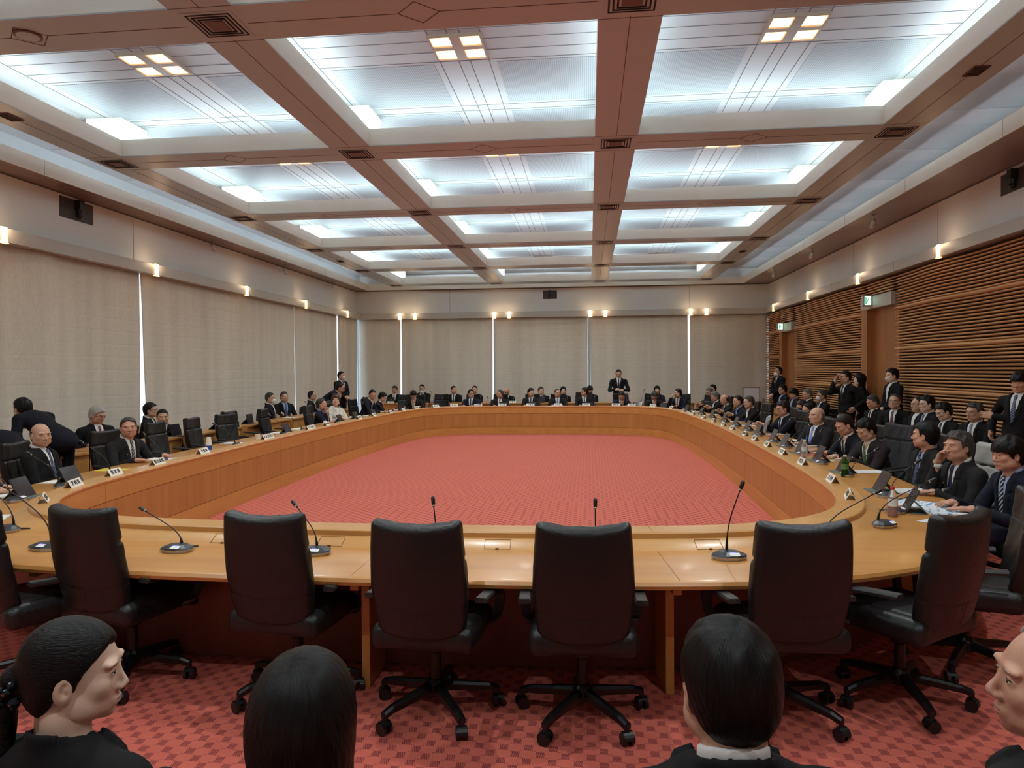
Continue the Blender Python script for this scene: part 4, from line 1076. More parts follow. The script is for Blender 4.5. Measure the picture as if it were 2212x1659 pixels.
        x_ = np.cross(f, u_); x_ /= np.linalg.norm(x_); z_ = np.cross(x_, f)
        HVh, HQh = hand_mesh(pose, lv); hv = HVh.copy(); qh = HQh
        if s == -1: hv = hv * np.array((-1, 1, 1)); qh = HQh[:, ::-1]
        parts.append((hv @ np.stack([x_, f, z_]) + W[i], qh, np.zeros(len(qh), int)))
    VV = []; QQ = []; MM = []; k0 = 0
    for v, q_, mi in parts: VV.append(v); QQ.append(q_ + k0); MM.append(mi); k0 += len(v)
    brow = HAIRM[hc if hc in ('grey', 'white') else 'dark']
    link('body', np_mesh('body', np.concatenate(VV), np.concatenate(QQ), [SKIN[skin], EYE_W, EYE_D, brow, LIPM], np.concatenate(MM)), root)
    Mh = Matrix([list(RH[0]) + [C[0]], list(RH[1]) + [C[1]], list(RH[2]) + [C[2]], [0, 0, 0, 1]])
    if hair:
        o = link('hair', hair_mesh(hair, lv, hc), root); o.matrix_local = Mh
        if head == 'w': o.scale = (1.05, 1, 1)
    if glasses: o = link('glasses', glasses_mesh(), root); o.matrix_local = Mh
    if mask: 
        o = link('face_mask', mask_mesh(lv), root); o.matrix_local = Mh
        if mask == 'chin': o.matrix_local = Mh @ Matrix.Translation((0, -.004, -.045))
    # jacket -----------------------------------------------------------------
    g = Grid(lo - .01, hi + .01, hb)
    if lv == 'lo': pass
    d, q = torso(g.P, .010, True)
    u_, v_, w_ = q[..., 0], q[..., 1], q[..., 2]; au = np.abs(u_)
    w0 = L - (.20 if fem and su == 'white' else .36); w1 = L - .01
    hw = np.interp(w_, [w0, w0 + .12, w1], [.0, .030, .062])
    if jacket_open:
        lap = (au > hw) & (au < hw + .045 - .03 * np.clip((w0 + .10 - w_) / .10, 0, 1)) & (v_ > .02) & (w_ > w0 - .01) & ~((np.abs(w_ - (L - .115)) < .008) & (au > hw + .022)); d = d - .011 * lap
    for i in (0, 1): d = smin(d, arm(g.P, i, .062, .050, .040, .93), .028)
    for i in (0, 1):
        e = elbows[i]; dd = np.linalg.norm(g.P - e.astype(F32), axis=-1); d = d + .004 * np.sin(dd * 120) * np.exp(-(dd / .10) ** 2)
    d = d + .0022 * np.sin(w_ * 45 + u_ * 22) * (v_ > 0)
    colr = cap(g.P, N + np.array((0, -.025, -.04)), C + np.array((0, -.04, -.05)), .079 if not fem else .068); colr = smax(colr, w_ - (L + .012 - v_ * .35), .012); d = smin(d, colr, .014)
    if jacket_open: d = smax(d, -np.maximum(au - hw, -(v_ - .015)) * .8, .006)
    neck = cap(g.P, N + np.array((0, -.02, -.03)), C + np.array((0, -.036, -.04)), .068 if not fem else .060); d = smax(d, -smax(neck, (L - .06) - w_, .01), .006)
    V, Q = surfnet(g, d); link('jacket', np_mesh('jacket', V, Q, suit(SUIT[su] if isinstance(su, str) else su)), root)
    if jacket_open or shirt:
        lo2 = N - np.array((.13, .13, L - .05)); hi2 = N + np.array((.13, .20, .09))
        g2 = Grid(lo2, hi2, hb * .8); d, q = torso(g2.P, .003)
        d = smax(d, np.abs(q[..., 0]) - .085, .01); d = smax(d, -q[..., 1] + .0, .01); d = smax(d, (L - .37) - q[..., 2], .01); d = smax(d, q[..., 2] - L + .005, .01)
        ax_ = C + np.array((0, -.035, -.05)) - N; top = N + ax_ * .30
        col = cap(g2.P, N + np.array((0, -.02, -.03)), C + np.array((0, -.036, -.07)), .067 if not fem else .058)
        col = smax(col, (q[..., 2] - (L + (.030 if not fem else .0) - q[..., 1] * .32)), .004)
        d = smin(d, col, .006)
        V, Q = surfnet(g2, d)
        if len(Q): link('shirt', np_mesh('shirt', V, Q, mat('shirt ' + shirt, SHIRT[shirt], .7)), root)
        # cuffs
        if arms not in ('down',) and lv != 'lo':
            m = MB()
            for i in (0, 1):
                dr = (W[i] - elbows[i]); dr /= np.linalg.norm(dr); m.tube([Vector(W[i] - dr * .035), Vector(W[i] - dr * .002)], [.0345, .0335], 14)
            m.build('cuff', mat('shirt ' + shirt, SHIRT[shirt], .7), root, smooth=True)
    if tie:
        m = MB(); ws_ = np.linspace(L - .008, L - .36, 12); vs = []; vv = np.linspace(.0, .26, 80)
        for w_ in ws_:
            pts = np.stack([np.zeros(80), vv, np.full(80, w_)], 1) @ T.T + H; dd, _ = torso(pts.astype(F32), .003); ins_ = np.where(dd < 0)[0]
            v0 = vv[ins_[-1]] if len(ins_) else .06
            vs.append(max(v0, .062 if w_ > L - .05 else 0))
        tv = []; n = len(ws_)
        for i, w_ in enumerate(ws_):
            wd = .014 if i == 0 else (.020 if i == 1 else .012 + .020 * min(1, (i - 1) / 6)); th = .014 if i < 2 else .008
            for du, dv in ((-wd, .001), (wd, .001), (wd * .8, th), (-wd * .8, th)): tv.append(tp(du, vs[i] + dv, w_))
        m.add(tv, [(i * 4 + k, i * 4 + (k + 1) % 4, (i + 1) * 4 + (k + 1) % 4, (i + 1) * 4 + k) for i in range(n - 1) for k in range(4)] + [(3, 2, 1, 0), tuple((n - 1) * 4 + k for k in range(4))])
        m.build('tie', tie_mat(*TIE[tie]), root, smooth=True)
    if badge:
        m = MB(); c = tp(.085, .118, L - .16)
        if badge == 'ribbon':
            for k in (-1, 1): m.tube([c, c + T @ np.array((k * .012, .004, -.03))], .005, 6)
            m.ellipsoid(c, (.010, .006, .012)); m.build('ribbon', mat('blue ribbon', (70, 120, 220), .5), root)
        else: m.ellipsoid(c, (.007, .005, .007), 8, 6); m.build('lapel_pin', mat('gilt pin', (200, 180, 110), .3, metal=.7), root)
    if watch is not None:
        dr = (W[watch] - elbows[watch]); dr /= np.linalg.norm(dr); c = W[watch] + dr * .012; m = MB(); R_ = Vector(dr).to_track_quat('Z', 'Y').to_matrix()
        m.tube([Vector(c) + R_ @ Vector((.033 * math.cos(t), .026 * math.sin(t), 0)) for t in np.linspace(0, 2 * PI, 19).tolist()], .0055, 6)
        k_ = Vector((-.3, .8, .3)); k_ = (k_ - Vector(dr) * k_.dot(Vector(dr))).normalized(); m.tube([Vector(c) + k_ * .026, Vector(c) + k_ * .036], .018, 16); m.build('wristwatch', mat('steel watch', (206, 200, 186), .25, metal=.8), root, smooth=False)
    if hair == 'pony':
        m = MB(); rr = random.Random(5)
        for k in range(26): m.ellipsoid((rr.uniform(-.035, .045), -.125 + rr.uniform(-.02, .02), -.03 + rr.uniform(-.03, .03)), (.011, .009, .008), 6, 4)
        for k in range(7): m.ellipsoid((rr.uniform(.0, .04), -.145 + rr.uniform(-.01, .01), -.01 + rr.uniform(-.02, .02)), (.007, .006, .007), 6, 4, 1)
        o = m.build('hair_clip', [mat('dark hair clip', (30, 34, 40), .25), mat('clip stone', (170, 178, 176), .15)], root); o.matrix_local = Mh
    # legs -------------------------------------------------------------------
    if legs:
        g = Grid((-.27, -.22, -.0), (.27, .62 if not stand else .22, hz + .12), .022 if lv != 'hi' else .02)
        d = None
        Hl = H.copy()
        for s in (-1, 1):
            hp = Hl + np.array((s * .09, 0, 0))
            if stand: kn = np.array((s * .10, .02, hz * .52)); ft = np.array((s * .10, 0, .07))
            else: kn = Hl + np.array((s * .12, .43, -.01)); kn[2] = .50; ft = np.array((s * .12, kn[1] - .03, .08))
            e = smin(cap(g.P, hp, kn, .088, .064), cap(g.P, kn, ft, .062, .050), .02); d = e if d is None else smin(d, e, .02)
            b = MB(); b.ellipsoid((ft[0], ft[1] + .07, .042), (.046, .135, .045), 14, 8); b.build('shoe', mat('black shoe leather', (18, 17, 17), .3), root, smooth=True)
        d = smin(d, ell(g.P, Hl + np.array((0, -.01, .0)), (.165, .12, .10)), .04)
        V, Q = surfnet(g, d); link('trousers', np_mesh('trousers', V, Q, suit(SUIT[su] if isinstance(su, str) and su != 'white' else SUIT['black'])), root)
    PEOPLE.append((root, org, face))
    return root, org
# ------------------------------------------------------------------ who sits and stands where
def seat_chair(root, org, face, label, low=False, back=.03):
    f = math.radians(face); d = Vector((-math.sin(f), math.cos(f)))
    put_chair(org[0] - d.x * -back, org[1] - d.y * -back, f, label, low=low, group='low chairs of the second rows' if low else 'black leather chairs around the conference table')
def coat(x, y, f, rgb, label):
    o = link('draped_coat', CH['back'].copy()); o.data.materials.clear(); o.data.materials.append(mat('coat cloth %d %d %d' % rgb, rgb, .9, bump=.3, var=.1, vscale=30))
    d = Vector((-math.sin(f), math.cos(f)))
    o.location = (x - d.x * .245, y - d.y * .245, .49); o.rotation_euler = (math.radians(9), 0, f); o.scale = (1.12, 1.4, .97); tag(o, label, 'coat')
def P(desc, x, y, ztop, face, chair='black leather chair holding the ', **k):
    ct = k.pop('coat', None)
    r, org = person(desc, x, y, ztop, face, **k)
    if ct:
        f = math.radians(face); coat(org[0] - math.sin(f) * .03, org[1] + math.cos(f) * .03, f, ct[0], ct[1])
    if chair and not k.get('stand'):
        low = chair == 'low'
        seat_chair(r, org, face, ('low chair of the ' if low else 'black leather chair of the ') + ' '.join(desc.split()[:10]), low)
    return r
# left side, at the table (facing right)
P('balding man in a black suit with closed eyes and navy patterned tie', -5.50, 6.62, 1.20, -80, hyaw=-35, lean=-2, hair='bald', hc='black', su='black', tie='navystripe', arms='lap', lv='mid', skin='a', head='w', badge='pin', hpitch=4)
P('man in a dark grey suit with striped tie, slicked grey hair', -5.45, 7.92, 1.17, -100, hyaw=-40, lean=8, hair='short', hc='mixed', su='char', tie='stripe', arms='deskwide', lv='mid', skin='b', head='w', badge='pin', fat=.15)
P('man in black at the left picture edge with a hand on the desk', -5.38, 5.50, 1.16, -60, hyaw=-10, lean=10, su='black', arms='desk', lv='mid')
P('grey haired man in a yellow tie turned towards the woman in white', -5.45, 14.08, 1.15, -85, hyaw=0, lean=2, hair='short', hc='mixed', su='navy', tie='yellow', shirt='blue', arms='chin', lv='lo', skin='b')
P('woman in a cream white jacket with brown bobbed hair', -5.50, 15.03, 1.196, -120, hyaw=-40, lean=4, hair='bob', hc='brown', su='white', tie=None, head='f', arms='desk', lv='mid', skin='c', badge='pin')
P('man in a navy suit leaning forward beside the empty chair at the far left', -5.35, 17.2, 1.24, -95, hyaw=-50, hpitch=18, lean=24, hair='short', su='navy', tie='grey', arms='desk', lv='lo')
P('black haired man with glasses bent over papers, far left of the table', -5.30, 17.9, 1.15, -75, hyaw=0, hpitch=28, lean=22, hair='full', su='dnavy', tie=None, arms='desk', lv='lo', glasses=True)
# left side, second row and standing
P('standing man in a dark navy suit bowing over the desks at the left', -6.80, 7.90, 1.40, 78, hpitch=10, hyaw=0, lean=62, hair='full', su='dnavy', tie=None, arms='reach', lv='mid', stand=True)
P('standing person in dark navy bent down, cut by the left picture edge', -6.70, 7.28, 1.22, 85, hpitch=20, lean=60, hair='short', su='dnavy', tie=None, arms='reach', lv='lo', stand=True)
P('white haired man with glasses and wine tie reading', -6.95, 9.42, 1.22, -110, hyaw=20, hpitch=16, lean=6, hair='full', hc='white', su='black', tie='wine', arms='lean', lv='mid', glasses=True, chair='low', skin='b', fat=.2)
P('black haired man turned away to his left in the second row, left side', -7.15, 10.97, 1.205, -70, hyaw=-10, lean=6, hair='full', su='char', tie=None, arms='desk', lv='mid', chair='low', glasses=True)
P('short haired man in a black suit and black tie, left second row', -6.60, 10.42, 1.13, -150, hyaw=10, hpitch=4, lean=14, hair='short', hc='dark', su='black', arms='desk', lv='mid', chair='low')
P('grey haired man with white mask and folded arms against the curtain', -6.95, 14.95, 1.25, -80, hyaw=-6, hpitch=6, lean=0, hair='short', hc='mixed', su='black', tie=None, arms='crossed', lv='lo', mask=True, chair='low')
P('grey haired man with blue tie next to the masked man', -6.90, 15.55, 1.25, -125, hyaw=-5, lean=4, hair='short', hc='mixed', su='black', tie='navystripe', shirt='blue', arms='desk', lv='lo', chair='low')
P('man with glasses in a black suit in profile behind the grey haired man', -6.90, 17.2, 1.22, -80, hyaw=0, lean=2, hair='reced', hc='dark', su='black', tie=None, arms='lap', lv='lo', glasses=True, chair='low')
P('standing man in a dark suit bending over the woman in white', -6.10, 17.0, 1.42, -82, hpitch=14, lean=48, hair='short', hc='dark', su='navy', tie=None, arms='reach', lv='mid', stand=True, glasses=True, skin='b', fat=.25)
P('standing man with white mask by the curtain gap in the far left corner', -7.0, 19.6, 1.70, -115, hyaw=10, lean=0, hair='short', su='black', tie='navy', arms='front', lv='lo', mask=True, stand=True)
# far side, at the table (facing the camera)
P('man with bowl cut and yellow tie looking down, far left corner', -4.98, 19.85, 1.14, 178, hyaw=10, hpitch=24, lean=22, hair='bangs', hc='dark', su='char', tie='yellow', arms='deskwide', lv='lo', badge='pin')
P('man with parted hair and glasses at the far side looking right', -3.40, 20.35, 1.15, 175, hyaw=42, lean=4, hair='part', su='navy', tie='black', arms='desk', lv='lo', glasses=True)
P('grey haired man with red tie at the far side looking left', -2.56, 20.35, 1.14, 182, hyaw=-48, lean=4, hair='short', hc='mixed', su='char', tie='red', arms='desk', lv='lo', skin='b', head='w', fat=.15)
P('black haired man in a navy tie at the far side turned right', -1.66, 20.35, 1.18, 176, hyaw=45, lean=4, hair='full', su='char', tie='navy', arms='desk', lv='lo')
P('man with receding grey hair and blue tie at the middle of the far side', -.90, 20.35, 1.16, 180, hyaw=28, lean=4, hair='reced', hc='mixed', su='char', tie='blue', arms='desk', lv='lo', glasses=True, head='w', fat=.1)
P('man with glasses in profile facing left at the far side', -.14, 20.35, 1.19, 182, hyaw=-75, lean=6, hair='full', hc='dark', su='char', tie='navystripe', arms='desk', lv='lo', glasses=True, coat=((48, 36, 38), 'dark brown coat over the chair of the man facing left, far side'))
P('man in navy bowed over notes in front of the standing speaker', .90, 20.15, 1.08, 180, hpitch=30, hyaw=-10, lean=26, hair='part', hc='dark', su='navy', tie='navy', arms='desk', lv='lo')
P('grey haired man with head bowed low, right end of the far side', 1.80, 20.1, 1.08, 182, hpitch=46, lean=26, hair='full', hc='mixed', su='char', tie='grey', arms='lap', lv='lo')
P('man in navy raising a phone at the right end of the far side', 2.42, 19.95, 1.16, 150, hyaw=-50, hpitch=4, lean=10, hair='short', su='navy', tie='red', arms='phoneR', lv='lo')
# far side, second row
P('grey haired man behind a laptop in the far left corner', -6.12, 22.0, 1.23, 175, hpitch=10, lean=4, hair='part', hc='mixed', su='black', tie='wine', arms='desk', lv='lo', chair='low')
P('man with his mask on the chin reading a sheet by the far wall', -5.24, 22.0, 1.27, 180, hpitch=6, lean=2, hair='short', hc='dark', su='black', tie='black', arms='tablet', lv='lo', glasses=True, mask='chin', chair='low', fat=.2)
P('man in a black suit looking right, back row behind the empty chair', -4.22, 22.0, 1.22, 176, hyaw=45, lean=4, hair='short', su='black', tie='black', arms='lap', lv='lo', chair='low')
P('man in a black suit half hidden behind the man with parted hair', -3.56, 22.0, 1.22, 180, lean=2, hair='short', su='black', tie='wine', arms='lap', lv='lo', chair='low')
P('bald man with glasses looking down in the back row', -2.55, 22.0, 1.16, 180, hpitch=24, lean=8, hair='bald', hc='dark', su='black', tie='black', arms='lap', lv='lo', glasses=True, skin='b', chair='low')
P('grey haired person resting the chin on clasped hands in the back row', -1.48, 22.0, 1.18, 180, hyaw=30, lean=6, hair='full', hc='mixed', su='black', tie=None, arms='chin', lv='lo', chair='low')
P('woman with long black hair in the back row', -.80, 22.0, 1.18, 178, hyaw=10, lean=4, hair='bob', su='black', tie=None, head='f', arms='lap', lv='lo', chair='low', skin='c')
P('young man with a black fringe partly hidden in the back row', 0.02, 22.0, 1.20, 180, hyaw=5, hpitch=14, lean=4, hair='bangs', su='black', tie='black', arms='lap', lv='lo', chair='low')
P('standing speaker in a dark navy suit with glasses reading from notes', .86, 21.2, 1.70, 180, hpitch=14, lean=0, hair='short', su='dnavy', tie='black', arms='notes', lv='mid', glasses=True, stand=True, badge='pin')
P('woman with bobbed black hair in a navy jacket in the back row', 2.05, 22.0, 1.19, 178, lean=2, hair='bob', su='navy', tie=None, head='f', arms='desk', lv='lo', chair='low', skin='c')
P('black haired man seen from behind the grey haired man in the far right corner', 3.72, 22.1, 1.22, 120, lean=8, hair='full', su='black', tie=None, arms='desk', lv='lo', chair='low')
P('grey haired man looking down in the far right corner', 3.42, 20.9, 1.16, 120, hpitch=20, lean=12, hair='short', hc='grey', su='black', tie=None, arms='desk', lv='lo', glasses=True, chair='low')
# right side, at the table (facing left)
P('silver haired man holding up a tablet, farthest at the right side of the table', 3.12, 18.3, 1.12, 98, hyaw=8, hpitch=12, lean=12, hair='full', hc='grey', su='black', tie=None, arms='tablet', lv='lo', skin='b')
P('bald man with an earpiece bent over his tablet', 3.12, 17.0, 1.10, 98, hpitch=14, lean=14, hair='bald', hc='mixed', su='char', tie='wine', arms='tablet', lv='lo', skin='b')
P('man with a bald crown and striped tie looking at his tablet', 3.12, 15.5, 1.13, 100, hpitch=10, hyaw=4, lean=12, hair='reced', hc='dark', su='navy', tie='navystripe', shirt='blue', arms='tablet', lv='lo')
P('grey haired man in black looking down, right side of the table', 3.12, 14.45, 1.16, 100, hpitch=10, lean=12, hair='short', hc='mixed', su='black', tie=None, arms='tablet', lv='lo')
P('man with large black glasses holding a document', 3.10, 11.9, 1.17, 102, hpitch=10, hyaw=2, lean=10, hair='full', hc='dark', su='dnavy', tie='navy', arms='tablet', lv='mid', glasses=True, skin='b', fat=.1)
P('man with glasses and light blue shirt collar behind the man with large black glasses', 4.0, 14.0, 1.08, 98, hpitch=12, lean=14, hair='full', hc='dark', su='black', shirt='blue', tie=None, arms='desk', lv='lo', glasses=True, chair='low')
P('man in a dark suit with folded hands partly hidden behind the document', 3.9, 13.3, 1.06, 110, hpitch=16, lean=14, hair='reced', hc='dark', su='black', tie=None, arms='deskwide', lv='lo', chair='low')
P('bald man with a light blue tie and blue ribbon speaking', 3.08, 10.1, 1.17, 112, hpitch=0, hyaw=0, lean=2, hair='bald', hc='grey', su='char', tie='blue', arms='desk', lv='mid', head='w', skin='a', badge='ribbon', fat=.15)
P('man with glasses half hidden behind the bowed man at the right', 3.75, 11.1, 1.02, 105, hpitch=6, lean=6, hair='reced', hc='dark', su='black', tie='navystripe', arms='lap', lv='lo', glasses=True, chair='low')
P('man with short dark hair bowed over an open booklet', 3.05, 8.95, 1.13, 100, hpitch=26, lean=18, hair='short', hc='dark', su='dnavy', tie='black', arms='desk', lv='mid', skin='b')
P('man in a dark brown suit with a green tie looking down', 3.08, 8.35, 1.12, 104, hpitch=26, hyaw=4, lean=18, hair='tuft', su='brown', tie='green', coat=((52, 49, 52), 'dark coat over the chair back of the man with the green tie'), arms='desk', lv='mid', badge='pin')
P('man in a black suit with dotted navy tie turned away from the camera', 3.08, 6.95, 1.19, 92, hyaw=-36, lean=8, hair='full', su='char', shirt='blue', tie='dots', arms='lap', lv='mid', head='w', skin='b', fat=.2, badge='pin')
P('grey haired man with a silver watch holding his hand to his mouth', 2.98, 6.15, 1.17, 96, hyaw=10, lean=8, hair='tuft', hc='mixed', su='char', tie='navy', arms='mouth', coat=((168, 166, 160), 'light grey coat over the chair back of the man with the silver watch'), watch=1, lv='hi', head='w', skin='b', badge='pin')
P('man with a thick black fringe and checked tie at the near right corner', 2.98, 5.45, 1.19, 92, hyaw=6, hpitch=6, lean=12, hair='bangs', su='navy', shirt='blue', tie='check', arms='desk', lv='hi', head='w', skin='b')
# right side, second row and standing
P('standing man with lowered mask and camera in front of the far slatted wall', 5.15, 20.2, 1.74, 110, hpitch=-12, lean=0, hair='part', su='dnavy', tie='black', arms='front', lv='lo', glasses=True, mask='chin', stand=True)
P('young man with glasses and blue shirt, farthest seated along the slatted wall', 4.95, 19.0, 1.27, 98, hpitch=4, lean=2, hair='full', su='dnavy', shirt='blue', tie=None, arms='lap', lv='lo', glasses=True, chair='low')
P('young man with a dark fringe next in the seated row along the slatted wall', 4.95, 18.0, 1.20, 98, hpitch=12, lean=6, hair='bangs', su='char', shirt='blue', tie=None, arms='lap', lv='lo', chair='low')
P('grey haired man with bowed head seated along the slatted wall', 4.95, 16.9, 1.23, 98, hpitch=16, lean=6, hair='short', hc='grey', su='black', tie='black', arms='lap', lv='lo', chair='low')
P('man with white mask and glasses seated along the slatted wall', 4.95, 15.9, 1.23, 98, hpitch=4, lean=2, hair='full', hc='mixed', su='black', tie='black', arms='crossed', lv='lo', glasses=True, mask=True, chair='low')
P('standing man in a black suit rubbing his brow', 4.8, 14.03, 1.64, 110, hyaw=-10, hpitch=4, lean=3, hair='short', hc='black', su='black', tie='black', arms='browR', lv='mid', stand=True, skin='a')
P('standing woman in black with a bob, seen from behind the man rubbing his brow', 5.30, 14.72, 1.58, 60, hyaw=20, lean=3, hair='bob', su='black', tie=None, head='f', arms='down', lv='mid', stand=True, skin='c')
P('standing young man with white mask in the door recess', 5.28, 13.15, 1.68, 96, hpitch=8, lean=3, hair='full', su='dnavy', tie=None, arms='front', lv='mid', mask=True, stand=True, skin='c')
P('heavy man with greying hair looking down beside the door', 4.9, 13.0, 1.22, 100, hpitch=20, lean=8, hair='short', hc='mixed', su='black', tie='wine', arms='lean', lv='mid', head='w', skin='b', fat=.35, chair='low')
P('smiling man with glasses and wine striped tie behind the blue folder', 4.9, 12.1, 1.27, 130, hyaw=10, hpitch=-2, lean=2, hair='reced', hc='mixed', su='black', tie='wine', arms='desk', lv='mid', glasses=True, chair='low')
P('man with receding hair hidden behind the man with swept black hair', 5.0, 11.5, 1.25, 95, hyaw=0, lean=2, hair='reced', hc='dark', su='black', tie=None, arms='crossed', lv='lo', glasses=True, chair='low')
P('man with swept black hair and glasses, arms folded', 4.9, 11.0, 1.28, 96, hpitch=4, lean=6, hair='full', su='dnavy', tie='navystripe', arms='crossed', lv='mid', glasses=True, chair='low', skin='c')
P('young man with black hair and glasses looking down in the right second row', 4.9, 10.5, 1.20, 98, hpitch=22, lean=10, hair='full', su='black', tie='navystripe', arms='desk', lv='mid', glasses=True, chair='low', skin='c')
P('man with greying parted hair and round glasses in the right second row', 4.9, 9.7, 1.24, 110, hpitch=4, lean=6, hair='part', hc='mixed', su='black', tie='grey', arms='lap', lv='mid', glasses=True, chair='low', badge='pin')
P('standing young man leaning on the slatted wall with folded arms', 5.02, 8.95, 1.63, 118, hyaw=14, hpitch=8, lean=-2, hair='bangs', su='black', tie='navystripe', arms='halffold', lv='mid', stand=True, skin='a')
# foreground audience
P('woman with a ponytail and hair clip looking right, in front at the lower left', -1.17, 1.50, 1.135, -10, chair=None, hyaw=-58, hpitch=4, lean=4, hair='pony', su='black', shirt='black', tie=None, head='f', arms='lap', lv='hi', skin='c')
P('woman with long black hair seen from behind', -.53, 1.27, 1.165, 2, chair=None, hyaw=0, lean=4, hair='long', su='black', shirt='black', tie=None, head='f', arms='lap', lv='hi')
P('black haired man with a white shirt collar seen from behind', .265, 1.42, 1.20, 6, chair=None, hyaw=8, hpitch=4, lean=4, hair='full', su='black', tie='black', arms='lap', lv='hi')
P('white haired man at the lower right picture edge looking left', .905, 1.50, 1.19, 15, chair=None, hyaw=62, hpitch=-2, lean=2, hair='reced', hc='white', su='char', tie=None, arms='lap', lv='hi', skin='b', head='w')
for (x, y, f, who) in ((-1.24, 1.36, -10, 'woman with a ponytail'), (-.54, 1.14, 2, 'woman with long black hair'), (.27, 1.18, 6, 'black haired man in front'), (1.02, 1.40, 15, 'white haired man at the right edge')):
    put_chair(x, y - .04, math.radians(f), 'low black audience chair under the ' + who, 'audience chairs', True)
# ------------------------------------------------------------------ empty chairs
for x, y, f, lab in ((-3.02, 3.62, -28, 'black leather chair cut by the left picture edge, only an armrest and seat in view'), (-2.53, 3.68, -14, 'empty black leather chair with its back to the camera behind the ponytailed woman'), (-1.54, 3.60, -8, 'empty black leather chair with its back to us behind the long haired woman'), (-.77, 3.47, -4, 'empty black leather chair seen from behind, left of the picture centre'), (-.04, 3.47, 2, 'empty black leather chair seen from behind, right of the picture centre'), (.91, 3.58, 8, 'empty black leather chair seen from behind the white collared man'), (1.57, 3.80, 36, 'empty black leather chair turned at the near right table corner'), (2.12, 4.28, 68, 'empty black leather chair seen side on beside the navy suited man'),
    (-5.75, 9.36, -88, 'empty black leather chair beyond the striped tie man, left side'), (-5.75, 10.3, -85, 'empty black chair behind the cup dispenser on the left side'), (-5.70, 11.1, -105, 'empty black chair turned aside, left side'), (-6.05, 11.95, -95, 'empty broad black chair half hidden behind the turned chair'), (-5.80, 12.8, -85, 'empty black chair in front of the masked grey haired man'), (-5.85, 16.2, -90, 'empty black chair beyond the woman in white'), (-5.7, 18.7, -100, 'last empty black chair at the far end of the left side'),
    (-4.35, 20.5, 180, 'empty black chair at the far side, left of the man with parted hair'), (-5.35, 20.3, 190, 'empty black chair behind the yellow tie man in the far left corner'), (3.0, 19.35, 125, 'empty black chair in the far right corner of the table'), (3.3, 12.9, 95, 'empty black chair between the document reader and the grey haired man'), (3.35, 7.7, 92, 'empty black chair beside the man with the green tie')):
    put_chair(x, y, math.radians(f), lab)
# ------------------------------------------------------------------ microphones
mic_mesh = {}
def mic_base_meshes():
    out = [(-.035, -.062), (.035, -.062), (.085, -.038), (.098, .0), (.085, .038), (.045, .066), (-.045, .066), (-.085, .038), (-.098, .0), (-.085, -.038)]
    def ring(s, z, dy=0): return [(x * s, y * s + dy, z) for x, y in out]
    n = len(out)
    def loft(rings, mt, nm):
        m = MB(); vs = [v for r in rings for v in r]
        fs = [(i * n + k, i * n + (k + 1) % n, (i + 1) * n + (k + 1) % n, (i + 1) * n + k) for i in range(len(rings) - 1) for k in range(n)] + [tuple(range(n - 1, -1, -1)), tuple((len(rings) - 1) * n + k for k in range(n))]
        m.add(vs, fs); return m.mesh(nm, mt)
    mic_mesh['foot'] = loft([ring(.90, 0), ring(1.0, .016), ring(1.0, .019)], M_SILV, 'mic_foot')
    mic_mesh['cover'] = loft([ring(.985, .019), ring(.93, .026), ring(.55, .040, .012)], mat('mic base dark grey', (46, 48, 52), .35), 'mic_cover')
    m = MB(); m.add([(-.01, -.055, .0290), (.045, -.055, .0290), (.045, -.030, .0390), (-.01, -.030, .0390)], [(0, 1, 2, 3)]); m.add([(.0, -.033, .0385), (.025, -.033, .0385), (.025, -.029, .0402), (.0, -.029, .0402)], [(0, 1, 2, 3)], 1)
    mic_mesh['label'] = m.mesh('mic_label', [M_PAPER, mat('blue indicator', (120, 120, 250), .4, emit=(120, 120, 255), es=1.5)])
    m = MB(); m.tube([(0, .066, .01), (.02, .10, .006), (.05, .125, .004)], .004, 6); m.tube([(.05, .066, .01), (.05, .1, .006), (.05, .125, .004)], .003, 6); mic_mesh['cable'] = m.mesh('cable', M_BLACK)
mic_base_meshes()
def mic(x, y, rz, tip, label, z=DESK, cable=False, group='gooseneck microphones on the table'):
    """tip: offset of the microphone head from the base, in world axes"""
    t = thing('microphone', label, 'microphone', (x, y, z), rz, group)
    b = link('base_foot', mic_mesh['foot'], t); link('base_cover', mic_mesh['cover'], t); link('label_sticker', mic_mesh['label'], t)
    if cable: link('cable', mic_mesh['cable'], t)
    c, s = math.cos(-rz), math.sin(-rz); T_ = Vector((tip[0] * c - tip[1] * s, tip[0] * s + tip[1] * c, tip[2])); B = Vector((0, .045, .03))
    Lh = max(T_.z - .03, .08)
    pts = [B.lerp(B, 0)]; P0, P1, P2, P3 = B, B + Vector((0, 0, Lh * .45)), B + (T_ - B) * .35 + Vector((0, 0, Lh * .25)), T_
    cv = [((1 - u) ** 3) * P0 + 3 * u * (1 - u) ** 2 * P1 + 3 * u * u * (1 - u) * P2 + u ** 3 * P3 for u in [i_ / 11 for i_ in range(12)]]
    m = MB(); m.tube(cv, [.009, .008, .005] + [.0036] * 9, 8); m.build('gooseneck', M_BLACK, t, smooth=True)
    d = (cv[-1] - cv[-2]).normalized(); m = MB(); m.tube([cv[-1] - d * .01, cv[-1], cv[-1] + d * .008, cv[-1] + d * .04, cv[-1] + d * .052], [.005, .008, .0105, .0115, .006], 12); m.build('mic_capsule', M_BLACK, t, smooth=True)
    m = MB(); m.tube([cv[-1] - d * .006, cv[-1] + d * .002], .0088, 12); m.build('mic_ring', M_SILV, t, smooth=True)
    return t
